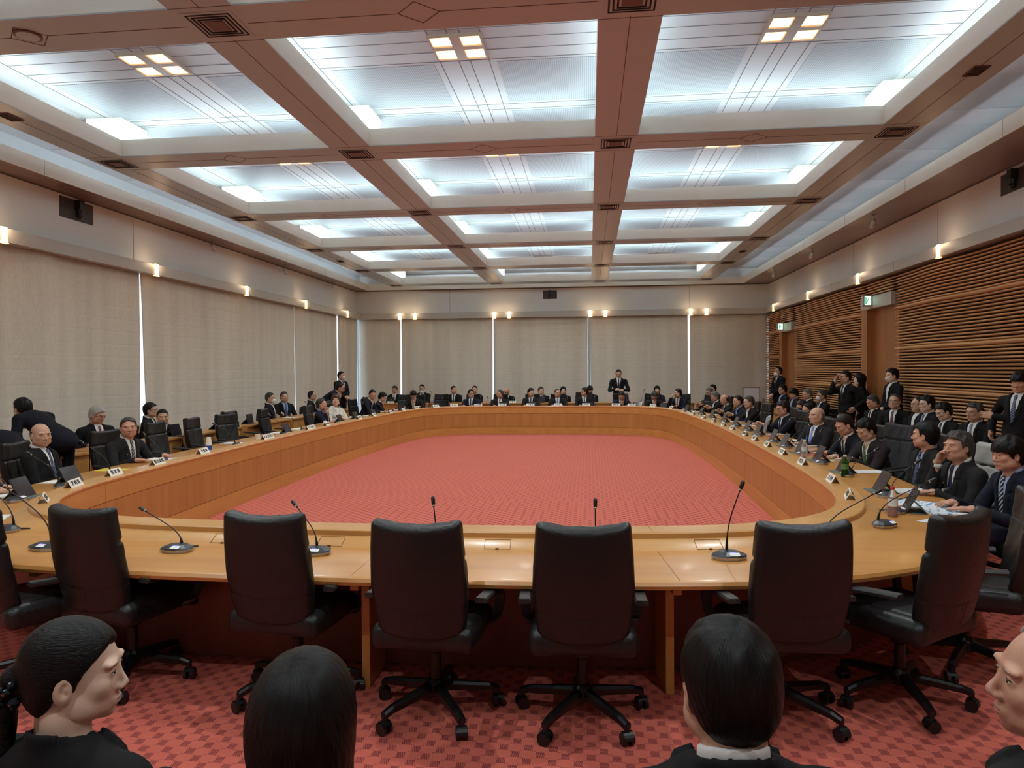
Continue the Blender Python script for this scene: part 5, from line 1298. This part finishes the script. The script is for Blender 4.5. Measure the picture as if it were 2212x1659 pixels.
for x, y, rz, tip, lab in ((-3.18, 3.84, -8, (-.30, .05, .36), 'microphone whose neck leans far left, at the near left of the desk'), (-2.37, 3.86, -4, (-.30, .16, .20), 'microphone between the first and second chairs at the near side'), (-1.55, 3.86, 0, (-.17, .16, .24), 'microphone half hidden behind the second chair at the near side'), (-.86, 3.88, 0, (-.02, .07, .27), 'microphone behind the third chair, only its neck in view'), (.03, 3.88, 0, (.0, .07, .27), 'microphone behind the fourth chair, only its neck in view'), (.75, 3.95, 6, (.07, .05, .37), 'upright microphone left of the chair behind the white collared man'), (1.42, 4.38, 26, (.29, .12, .27), 'microphone hidden by a chair with its neck rising to the right'), (1.90, 4.83, 42, (.29, .04, .29), 'microphone on the desk by the red capped bottle'),
    (2.16, 5.30, 58, (.30, -.03, .17), 'microphone beside the nearest tablet at the right'), (-3.80, 4.26, -30, (-.32, .10, .34), 'microphone at the near left corner, base cut by the picture edge')):
    mic(x, y, math.radians(rz), tip, lab, cable=True, group='gooseneck microphones on the near side of the table')
# ------------------------------------------------------------------ name cards, microphones, tablets round the rim
TEXTS = []
def card(x, y, text, label, wide=False, z=LIP, off=.09, rzf=None, s=1.0):
    p, n = rim(x, y)
    if rzf is None: c = p + n * off; rz = math.atan2(n.y, n.x) + PI / 2
    else: c = Vector((x, y)); rz = rzf
    t = thing('name_card', label, 'name card', (c.x, c.y, z), rz, 'white tent name cards')
    hw = .165 if wide else .105; h = .062; d = .036; e = .0015
    m = MB()
    for s_ in (-1, 1):
        m.add([(-hw, s_ * d, 0), (hw, s_ * d, 0), (hw, 0, h), (-hw, 0, h), (-hw, s_ * (d - e * 2), 0), (hw, s_ * (d - e * 2), 0), (hw, 0, h - e * 2), (-hw, 0, h - e * 2)], [(0, 1, 2, 3), (7, 6, 5, 4), (0, 4, 5, 1), (0, 3, 7, 4), (1, 5, 6, 2)])
    m.build('folded_card', M_CARD, t)
    for s_ in (-1, 1): TEXTS.append((t, text, s_, hw, h, d))
    return t
def finish_texts():
    cache = {}; obs = []
    for key in {(a[1], a[3]) for a in TEXTS}:
        cu = bpy.data.curves.new('lettering', 'FONT'); cu.body = key[0]; cu.size = .046; cu.align_x = 'CENTER'; cu.align_y = 'CENTER'; cu.extrude = .0004
        cu.space_character = 1.25 if len(key[0]) <= 3 else 1.0; cu.resolution_u = 3; cu.offset = .0004
        o = bpy.data.objects.new('lettering', cu); COL.objects.link(o); obs.append((key, o))
    bpy.context.view_layer.update(); dg = bpy.context.evaluated_depsgraph_get()
    for key, o in obs:
        me = bpy.data.meshes.new_from_object(o.evaluated_get(dg)); me.materials.clear(); me.materials.append(M_INK); cache[key] = me
    for key, o in obs: bpy.data.objects.remove(o)
    for t, text, s_, hw, h, d in TEXTS:
        me = cache[(text, hw)]; o = link('lettering', me, t); a = math.atan2(h, d)
        if s_ < 0: o.rotation_euler = (a, 0, 0); o.location = (0, -d / 2 - .0016, h / 2)
        else: o.rotation_euler = (a, 0, PI); o.location = (0, d / 2 + .0016, h / 2)
        w = max(v.co.x for v in me.vertices) - min(v.co.x for v in me.vertices) if len(me.vertices) else 1
        if w > hw * 1.8: o.scale = (hw * 1.8 / w, 1, 1)
def tablet(x, y, z, rz, label, open_=62, group='tablets standing on folded covers', dark=False):
    """a tablet leaning on its folded cover; screen faces local +y"""
    t = thing('tablet', label, 'tablet', (x, y, z), rz, group)
    a = math.radians(open_); R = Matrix.Translation((0, .055, .004)) @ Matrix.Rotation(-(a - PI), 4, 'X')
    m = MB(); m.obox(Matrix.Translation((0, .055 - math.cos(a) * .09, .004 + math.sin(a) * .09)) @ Matrix.Rotation(PI - a, 4, 'X'), .125, .09, .0035); m.build('tablet_body', M_SCREEN if not dark else M_BLACK, t, bevel=.002)
    B = Vector((0, .055 - math.cos(a) * .095, .004 + math.sin(a) * .095)); F = Vector((0, -.075, .002)); c = (B + F) / 2; dv = F - B
    m = MB(); m.obox(Matrix.Translation(c + Vector((0, -.003, 0))) @ Matrix.Rotation(math.atan2(dv.z, dv.y), 4, 'X'), .123, dv.length / 2, .002); m.obox(Matrix.Translation((0, .03, .002)), .123, .10, .002); m.build('cover_stand', M_GREEN if not dark else M_BLACK, t)
    return t
PAPER_MATS = {}
def print_mat(name, base, ink, sc_=60, thr=.52):
    m = bpy.data.materials.new(name); m.use_nodes = True; nt = m.node_tree; b = nt.nodes['Principled BSDF']
    tc = nt.nodes.new('ShaderNodeTexCoord'); mp = nt.nodes.new('ShaderNodeMapping'); mp.inputs['Scale'].default_value = (sc_, sc_ * 3.2, 1); nt.links.new(tc.outputs['Object'], mp.inputs[0])
    n = nt.nodes.new('ShaderNodeTexNoise'); n.inputs['Scale'].default_value = 1; nt.links.new(mp.outputs[0], n.inputs['Vector'])
    mx = nt.nodes.new('ShaderNodeMix'); mx.data_type = 'RGBA'; nt.links.new(math_node(nt, 'GREATER_THAN', n.outputs[0], thr), mx.inputs[0]); mx.inputs[6].default_value = lin(base); mx.inputs[7].default_value = lin(ink)
    nt.links.new(mx.outputs[2], b.inputs['Base Color']); b.inputs['Roughness'].default_value = .6; return m
PM = {'white': M_PAPER, 'print': print_mat('printed sheet', (228, 228, 226), (160, 162, 170), 50, .60), 'blue': print_mat('blue printed sheet', (222, 226, 230), (110, 160, 196), 9, .54), 'yellow': mat('yellow sheet', (226, 196, 70), .6), 'red': mat('red sheet', (206, 84, 70), .6), 'cream': mat('cream envelope', (214, 196, 160), .7), 'folder': mat('blue plastic folder', (70, 104, 190), .35)}
def paper(x, y, z, rz, kind, label, w=.21, h=.297, n=1, name='paper', cat='paper'):
    m = MB()
    for k in range(n):
        a = random.uniform(-.08, .08) * (k > 0); R = Matrix.Translation((random.uniform(-.01, .01) * (k > 0), random.uniform(-.01, .01) * (k > 0), .0012 + k * .0016)) @ Matrix.Rotation(a, 4, 'Z'); m.obox(R, w / 2, h / 2, .0008)
    o = m.build(name, PM[kind], loc=(x, y, z)); o.rotation_euler = (0, 0, rz); tag(o, label, cat); return o
def bottle(x, y, z, label, cap_rgb, body_rgb, liquid=None, h=.21, lab=(220, 220, 215), gls=False):
    t = thing('bottle', label, 'bottle', (x, y, z)); r = .033; s = h / .21
    m = MB(); m.lathe([(.030, 0), (r, .006), (r, .05), (r - .002, .055), (r, .06), (r, .13), (.028, .15), (.014, .182), (.0125, .19), (.0125, .195)], 20)
    for i in range(len(m.v)): m.v[i] = (m.v[i][0], m.v[i][1], m.v[i][2] * s)
    gm = bpy.data.materials.new('bottle plastic'); gm.use_nodes = True; b = gm.node_tree.nodes['Principled BSDF']; b.inputs['Base Color'].default_value = lin(body_rgb); b.inputs['Transmission Weight'].default_value = .85; b.inputs['Roughness'].default_value = .08; b.inputs['IOR'].default_value = 1.2
    m.build('bottle_body', gm, t, smooth=True)
    if liquid:
        q = MB(); q.lathe([(.028, .004 * s), (r - .0025, .01 * s), (r - .0025, .085 * s), (.0, .0855 * s)], 20); q.build('drink', mat('drink %d %d %d' % liquid, liquid, .15, trans=.3), t, smooth=True)
    if lab:
        q = MB(); q.lathe([(r + .0006, .075 * s), (r + .0006, .128 * s)], 20); q.f = q.f[:-2]; q.m = q.m[:-2]; q.build('bottle_label', print_mat('bottle print', lab, (190, 80, 60) if cap_rgb[0] > 180 and cap_rgb[1] < 90 else (110, 130, 120), 26, .55), t, smooth=True)
    q = MB(); q.lathe([(.0145, .19 * s), (.0145, .208 * s), (.012, .21 * s)], 18); q.build('bottle_cap', mat('cap %d %d %d' % cap_rgb, cap_rgb, .4), t, smooth=True)
    return t
RY = [(1.93, 5.40), (2.0, 6.24), (2.0, 7.39), (2.1, 8.17), (2.1, 8.87), (2.1, 9.65), (2.1, 10.45), (2.1, 11.34), (2.1, 12.16), (2.1, 13.13), (2.1, 14.09), (2.1, 15.2), (2.03, 16.28), (1.85, 17.4), (1.5, 18.3)]
RT = ['徳島県', '大分県', '愛媛県', '山口県', '広島県', '鳥取県', '和歌山県', '兵庫県', '三重県', '岐阜県', '長野県', '石川県', '新潟県', '東京都', '群馬県']
LYc = [(-4.08, 4.83), (-4.34, 5.55), (-4.42, 6.22), (-4.5, 7.05), (-4.5, 7.9), (-4.5, 9.69), (-4.5, 11.35), (-4.5, 12.18), (-4.5, 13.96), (-4.5, 14.88), (-4.5, 15.89), (-4.4, 16.73), (-4.25, 17.6), (-3.95, 18.3), (-3.5, 18.6)]
LTx = ['福岡県', '宮崎県', '熊本県', '鹿児島県', '沖縄県', '木 原 官房長官', '古 川 副長官', '事務総長', '全国知事会', '北海道', '青森県', '岩手県', '秋田県', '福島県', '埼玉県']
FX = [-3.0 + .1, -2.4, -1.6, -.84, 0, .68, 1.2]
FX = [-2.95, -2.38, -1.6, -.84, 0.0, .66, 1.12]
FT = ['山形県', '茨城県', '千葉県', '山梨県', '兵庫県', '静岡県', '滋賀県']
READ = {'大分県': 'Oita, before the man with the green tie', '宮崎県': 'Miyazaki, before the balding man', '熊本県': 'Kumamoto, left of the striped tie man', '鹿児島県': 'Kagoshima, by the hand of the striped tie man', '沖縄県': 'Okinawa, beside the upturned paper cup'}
rnd = random.Random(3)
def station(px_, py_, text, k, side, seq, wide=False, tab=True, mics=True):
    p, n = rim(px_, py_); tt = Vector((-n.y, n.x)); rz = math.atan2(n.y, n.x) + PI / 2
    pos = '%s from the near corner, %s side' % (ordinal(k), side) if side != 'far' else '%s from the left, far side' % ordinal(k)
    if text in READ: card(px_, py_, text, 'white tent name card for ' + READ[text], wide)
    else: card(px_, py_, text, 'white tent name card on the table rim, ' + pos, wide)
    if mics:
        q = p + n * .43 + tt * (.20 if side == 'left' else -.22)
        tip = n * rnd.uniform(.20, .30) + tt * rnd.uniform(-.06, .06)
        mic(q.x, q.y, rz + PI, (tip.x, tip.y, rnd.uniform(.24, .33)), 'gooseneck microphone beside the name card, ' + pos)
    if tab:
        q = p + n * .50 + tt * (.06 if side == 'right' else 0)
        tablet(q.x, q.y, DESK, rz, 'dark tablet on a folded cover, ' + pos)
    return p, n, tt, rz
for k, (a, b) in enumerate(RY):
    p, n, tt, rz = station(a, b, RT[k], k, 'right', k, mics=k not in (0,))
    kind = ['blue', 'print', 'print', 'cream', 'white', 'print', 'white', 'print'][k % 8]
    q = p + n * .72 + tt * .10; paper(q.x, q.y, DESK, rz + .2, kind, '%s sheets on the desk at the %s place from the near corner, right side' % ({'blue': 'blue printed', 'print': 'printed', 'cream': 'cream', 'white': 'white'}[kind], ordinal(k)), n=3)
    if k in (4, 6, 7): q = p + n * .62 - tt * .22; paper(q.x, q.y, DESK, rz, 'red' if k != 6 else 'blue', '%s leaflet on the desk at the %s place, right side' % ('red' if k != 6 else 'pale blue', ordinal(k)), w=.15, h=.25)
for k, (a, b) in enumerate(LYc):
    p, n, tt, rz = station(a, b, LTx[k], k, 'left', k, wide=k in (5, 6), tab=k in (0, 1, 2, 6, 8, 9, 10, 12), mics=True)
    q = p + n * .66 - tt * .12; paper(q.x, q.y, DESK, rz - .1, ['red', 'white', 'white', 'yellow', 'white', 'blue', 'white', 'white'][k % 8], 'paper sheets at the %s place from the near corner, left side' % ordinal(k), n=2)
for k, a in enumerate(FX): station(a, 18.85, FT[k], k, 'far', k, tab=k in (1, 2, 4, 6))
# things singled out by the photo
paper(-4.30, 4.62, DESK, .5, 'print', 'printed sheet at the left picture edge near the corner microphone', w=.3, h=.21)
paper(2.50, 5.62, DESK, .9, 'blue', 'blue and white printed map sheet in front of the man with the silver watch', w=.30, h=.42)
paper(2.36, 5.02, DESK, .6, 'print', 'printed form under the hand of the navy suited man', w=.30, h=.21, n=2)
paper(4.45, 11.05, .725, .35, 'folder', 'bright blue folder on the desk of the smiling man', w=.33, h=.46, name='folder', cat='folder')
bottle(2.08, 5.16, DESK, 'clear bottle of red fruit drink with a red cap at the near right', (214, 44, 50), (240, 235, 230), (168, 60, 40))
bottle(2.40, 7.02, DESK, 'green tea bottle with a pale cap on the right side of the table', (228, 220, 196), (70, 120, 50), (60, 96, 36), lab=(90, 130, 70))
bottle(2.46, 8.50, DESK, 'clear water bottle with a pale cap before the bowed man', (228, 224, 210), (240, 240, 240), None, lab=(200, 205, 210))
for i, (x, y) in enumerate(((-6.55, 12.0), (-6.55, 12.12))): bottle(x, y, .72, '%s of two clear water bottles on the left second row desk' % ['nearer', 'farther'][i], (230, 230, 230), (220, 232, 245), None, lab=(130, 170, 215))
t = thing('cup_dispenser', 'stack of paper cups upside down on a blue base, left table rim', 'paper cups', (-4.66, 8.30, LIP))
m = MB(); m.lathe([(.037, 0), (.037, .055)], 20); m.build('blue_base', mat('blue cup print', (40, 78, 170), .5, var=.5, vscale=30), t, smooth=False)
m = MB(); m.lathe([(.036, .055), (.034, .075), (.026, .155), (.0, .156)], 20); m.build('upturned_cup', M_CARD, t)
t = thing('cup', 'white paper cup behind the long name card on the left', 'cup', (-4.95, 10.2, DESK)); m = MB(); m.lathe([(.03, 0), (.038, .10), (.036, .10), (.028, .004)], 18); m.build('cup_wall', M_CARD, t)
t = thing('hand_sanitizer', 'white pump bottle in front of the grey haired man, left side', 'bottle', (-4.80, 12.55, DESK))
m = MB(); m.lathe([(.035, 0), (.038, .01), (.038, .11), (.02, .135), (.012, .14)], 18); m.build('bottle_body', M_CARD, t, smooth=True); m = MB(); m.lathe([(.013, .14), (.013, .165), (.005, .166), (.005, .185)], 10); m.tube([(0, 0, .18), (0, -.035, .178)], .006, 6); m.build('pump', mat('pump navy', (50, 50, 90), .4), t)
p_, n_ = rim(2.1, 10.45)
t = thing('booklet', 'open booklet held upright by the man with large black glasses', 'booklet', (2.78, 11.75, DESK + .02), math.radians(70))
m = MB(); N = 8
for s in (-1, 1):
    vs = []; 
    for i in range(N + 1):
        u = i / N; xx = s * .20 * u; yy = -.03 * math.sin(u * PI) * 1.2
        vs += [(xx, yy, 0), (xx, yy - .06, .25), (xx, yy + .004, 0), (xx, yy - .056, .25)]
    m.add(vs, [(4 * i, 4 * i + 4, 4 * i + 5, 4 * i + 1) for i in range(N)] + [(4 * i + 3, 4 * i + 7, 4 * i + 6, 4 * i + 2) for i in range(N)] + [(4 * i + 1, 4 * i + 5, 4 * i + 7, 4 * i + 3) for i in range(N)])
m.build('pages', PM['print'], t, smooth=True)
t = thing('hand_held_camera', 'small black camera held by the standing man in the far right corner', 'camera', (4.93, 20.02, 1.13), math.radians(110)); m = MB(); m.box(-.06, .06, -.02, .02, 0, .08); m.tube([(0, .02, .04), (0, .07, .04)], .03, 14); m.build('camera_body', M_BLACK, t, bevel=.006)
# notice board (the code printed on it is left out)
t = thing('notice_board', 'white notice board on a stand by the far curtain at the right', 'notice board', (4.92, 22.45, 0), math.radians(4))
m = MB(); m.box(-.235, .235, -.012, .012, .66, 1.12); m.build('upper_panel', mat('board white', (232, 234, 238), .5), t)
m = MB(); m.box(-.235, .235, -.012, .012, .06, .65); m.build('lower_panel', mat('board white', (232, 234, 238), .5), t)
m = MB(); m.box(-.255, -.235, -.02, .02, 0, 1.14); m.box(.235, .255, -.02, .02, 0, 1.14); m.box(-.255, .255, -.02, .02, 1.12, 1.14); m.box(-.26, -.23, -.18, .18, 0, .03); m.box(.23, .26, -.18, .18, 0, .03); m.build('frame', M_SILV, t)
# ------------------------------------------------------------------ second row desks
def side_desk(x, y, L_, rz, label):
    t = thing('side_desk', label, 'desk', (x, y, 0), rz, 'long wooden desks of the second rows')
    m = MB(); m.box(-L_ / 2, L_ / 2, -.225, .225, .69, .72); m.build('desk_top', W_TOP, t, bevel=.004)
    m = MB(); m.box(-L_ / 2 + .02, L_ / 2 - .02, .18, .20, .12, .69); m.build('front_panel', W_BAND, t)
    for s in (-1, 1):
        m = MB(); m.box(s * (L_ / 2 - .02) - .02, s * (L_ / 2 - .02) + .02, -.20, .20, 0, .69); m.build('side_panel', W_BAND, t, bevel=.003)
for i, yy in enumerate((7.35, 9.35, 11.35, 13.35, 15.35, 17.35)): side_desk(-6.42, yy, 1.9 if i != 2 else 1.7, -PI / 2, 'wooden side desk of the left second row, %s from the camera' % ordinal(i))
for i, yy in enumerate((9.0, 10.95, 12.9, 14.85, 16.8, 18.75)): side_desk(4.35, yy, 1.88, PI / 2, 'wooden side desk of the right second row, %s from the camera' % ordinal(i))
for i, xx in enumerate((-5.9, -3.9, -1.9, .1, 2.1, 3.9)): side_desk(xx, 21.45, 1.9 if i < 5 else 1.5, PI, 'wooden side desk of the far second row, %s from the left' % ordinal(i))
for x, y, rz, lab in ((-6.45, 11.75, PI / 2, 'black laptop standing open beside the water bottles'), (-6.5, 13.0, PI / 2, 'black laptop behind the broad empty chair'), (-6.45, 10.45, PI / 2, 'tablet with a grey stand before the turned black haired man'), (-6.1, 21.5, 0, 'black laptop in front of the grey haired man in the far left corner'), (-1.45, 21.5, 0, 'black laptop before the person with clasped hands'), (4.6, 19.4, -PI / 2, 'tablet on the right second row desk next to the notice board')):
    tablet(x, y, .72, rz + PI, lab, 80, 'laptops and tablets on the second row desks', dark=lab.startswith('black'))
for x, y, rz, lab, tx in ((-6.30, 9.85, -PI / 2, 'cream name card on the side desk behind the striped tie man', '事務局'), (-6.30, 12.15, -PI / 2, 'cream name card on the side desk by the water bottles', '事務局'), (-6.05, 21.30, PI, 'cream name card in front of the laptop in the far left corner', '事務局'), (-2.3, 21.30, PI, 'cream name card at the far wall behind the red tie man', '事務局'), (4.22, 10.4, PI / 2, 'cream name card beside the blue folder', '事務局')):
    card(x, y, tx, lab, z=.72, rzf=rz + PI)
for k, (x, y, rz) in enumerate(((-6.4, 14.7, 0), (-6.4, 15.6, .2), (4.3, 10.1, .1), (4.3, 9.4, 0), (4.4, 12.0, .1))):
    paper(x, y, .72, rz, 'print' if k % 2 else 'white', ['white papers before the masked man on the left', 'printed papers under the hands of the man with blue tie', 'white papers beside the blue folder', 'printed papers on the nearest right side desk', 'white papers before the heavy man by the door'][k], n=3)
mic(.0 + 1.55, 21.4, 0, (.07, 0, .36), 'upright microphone on the far second row desk', z=.72, group='microphones on the second row desks')
mic(-4.75, 21.4, 0, (-.07, 0, .33), 'microphone on the far desk near the masked reader', z=.72, group='microphones on the second row desks')
mic(-6.35, 15.9, PI / 2, (-.1, -.22, .28), 'microphone on the left side desk leaning to the man with blue tie', z=.72, group='microphones on the second row desks')
finish_texts()
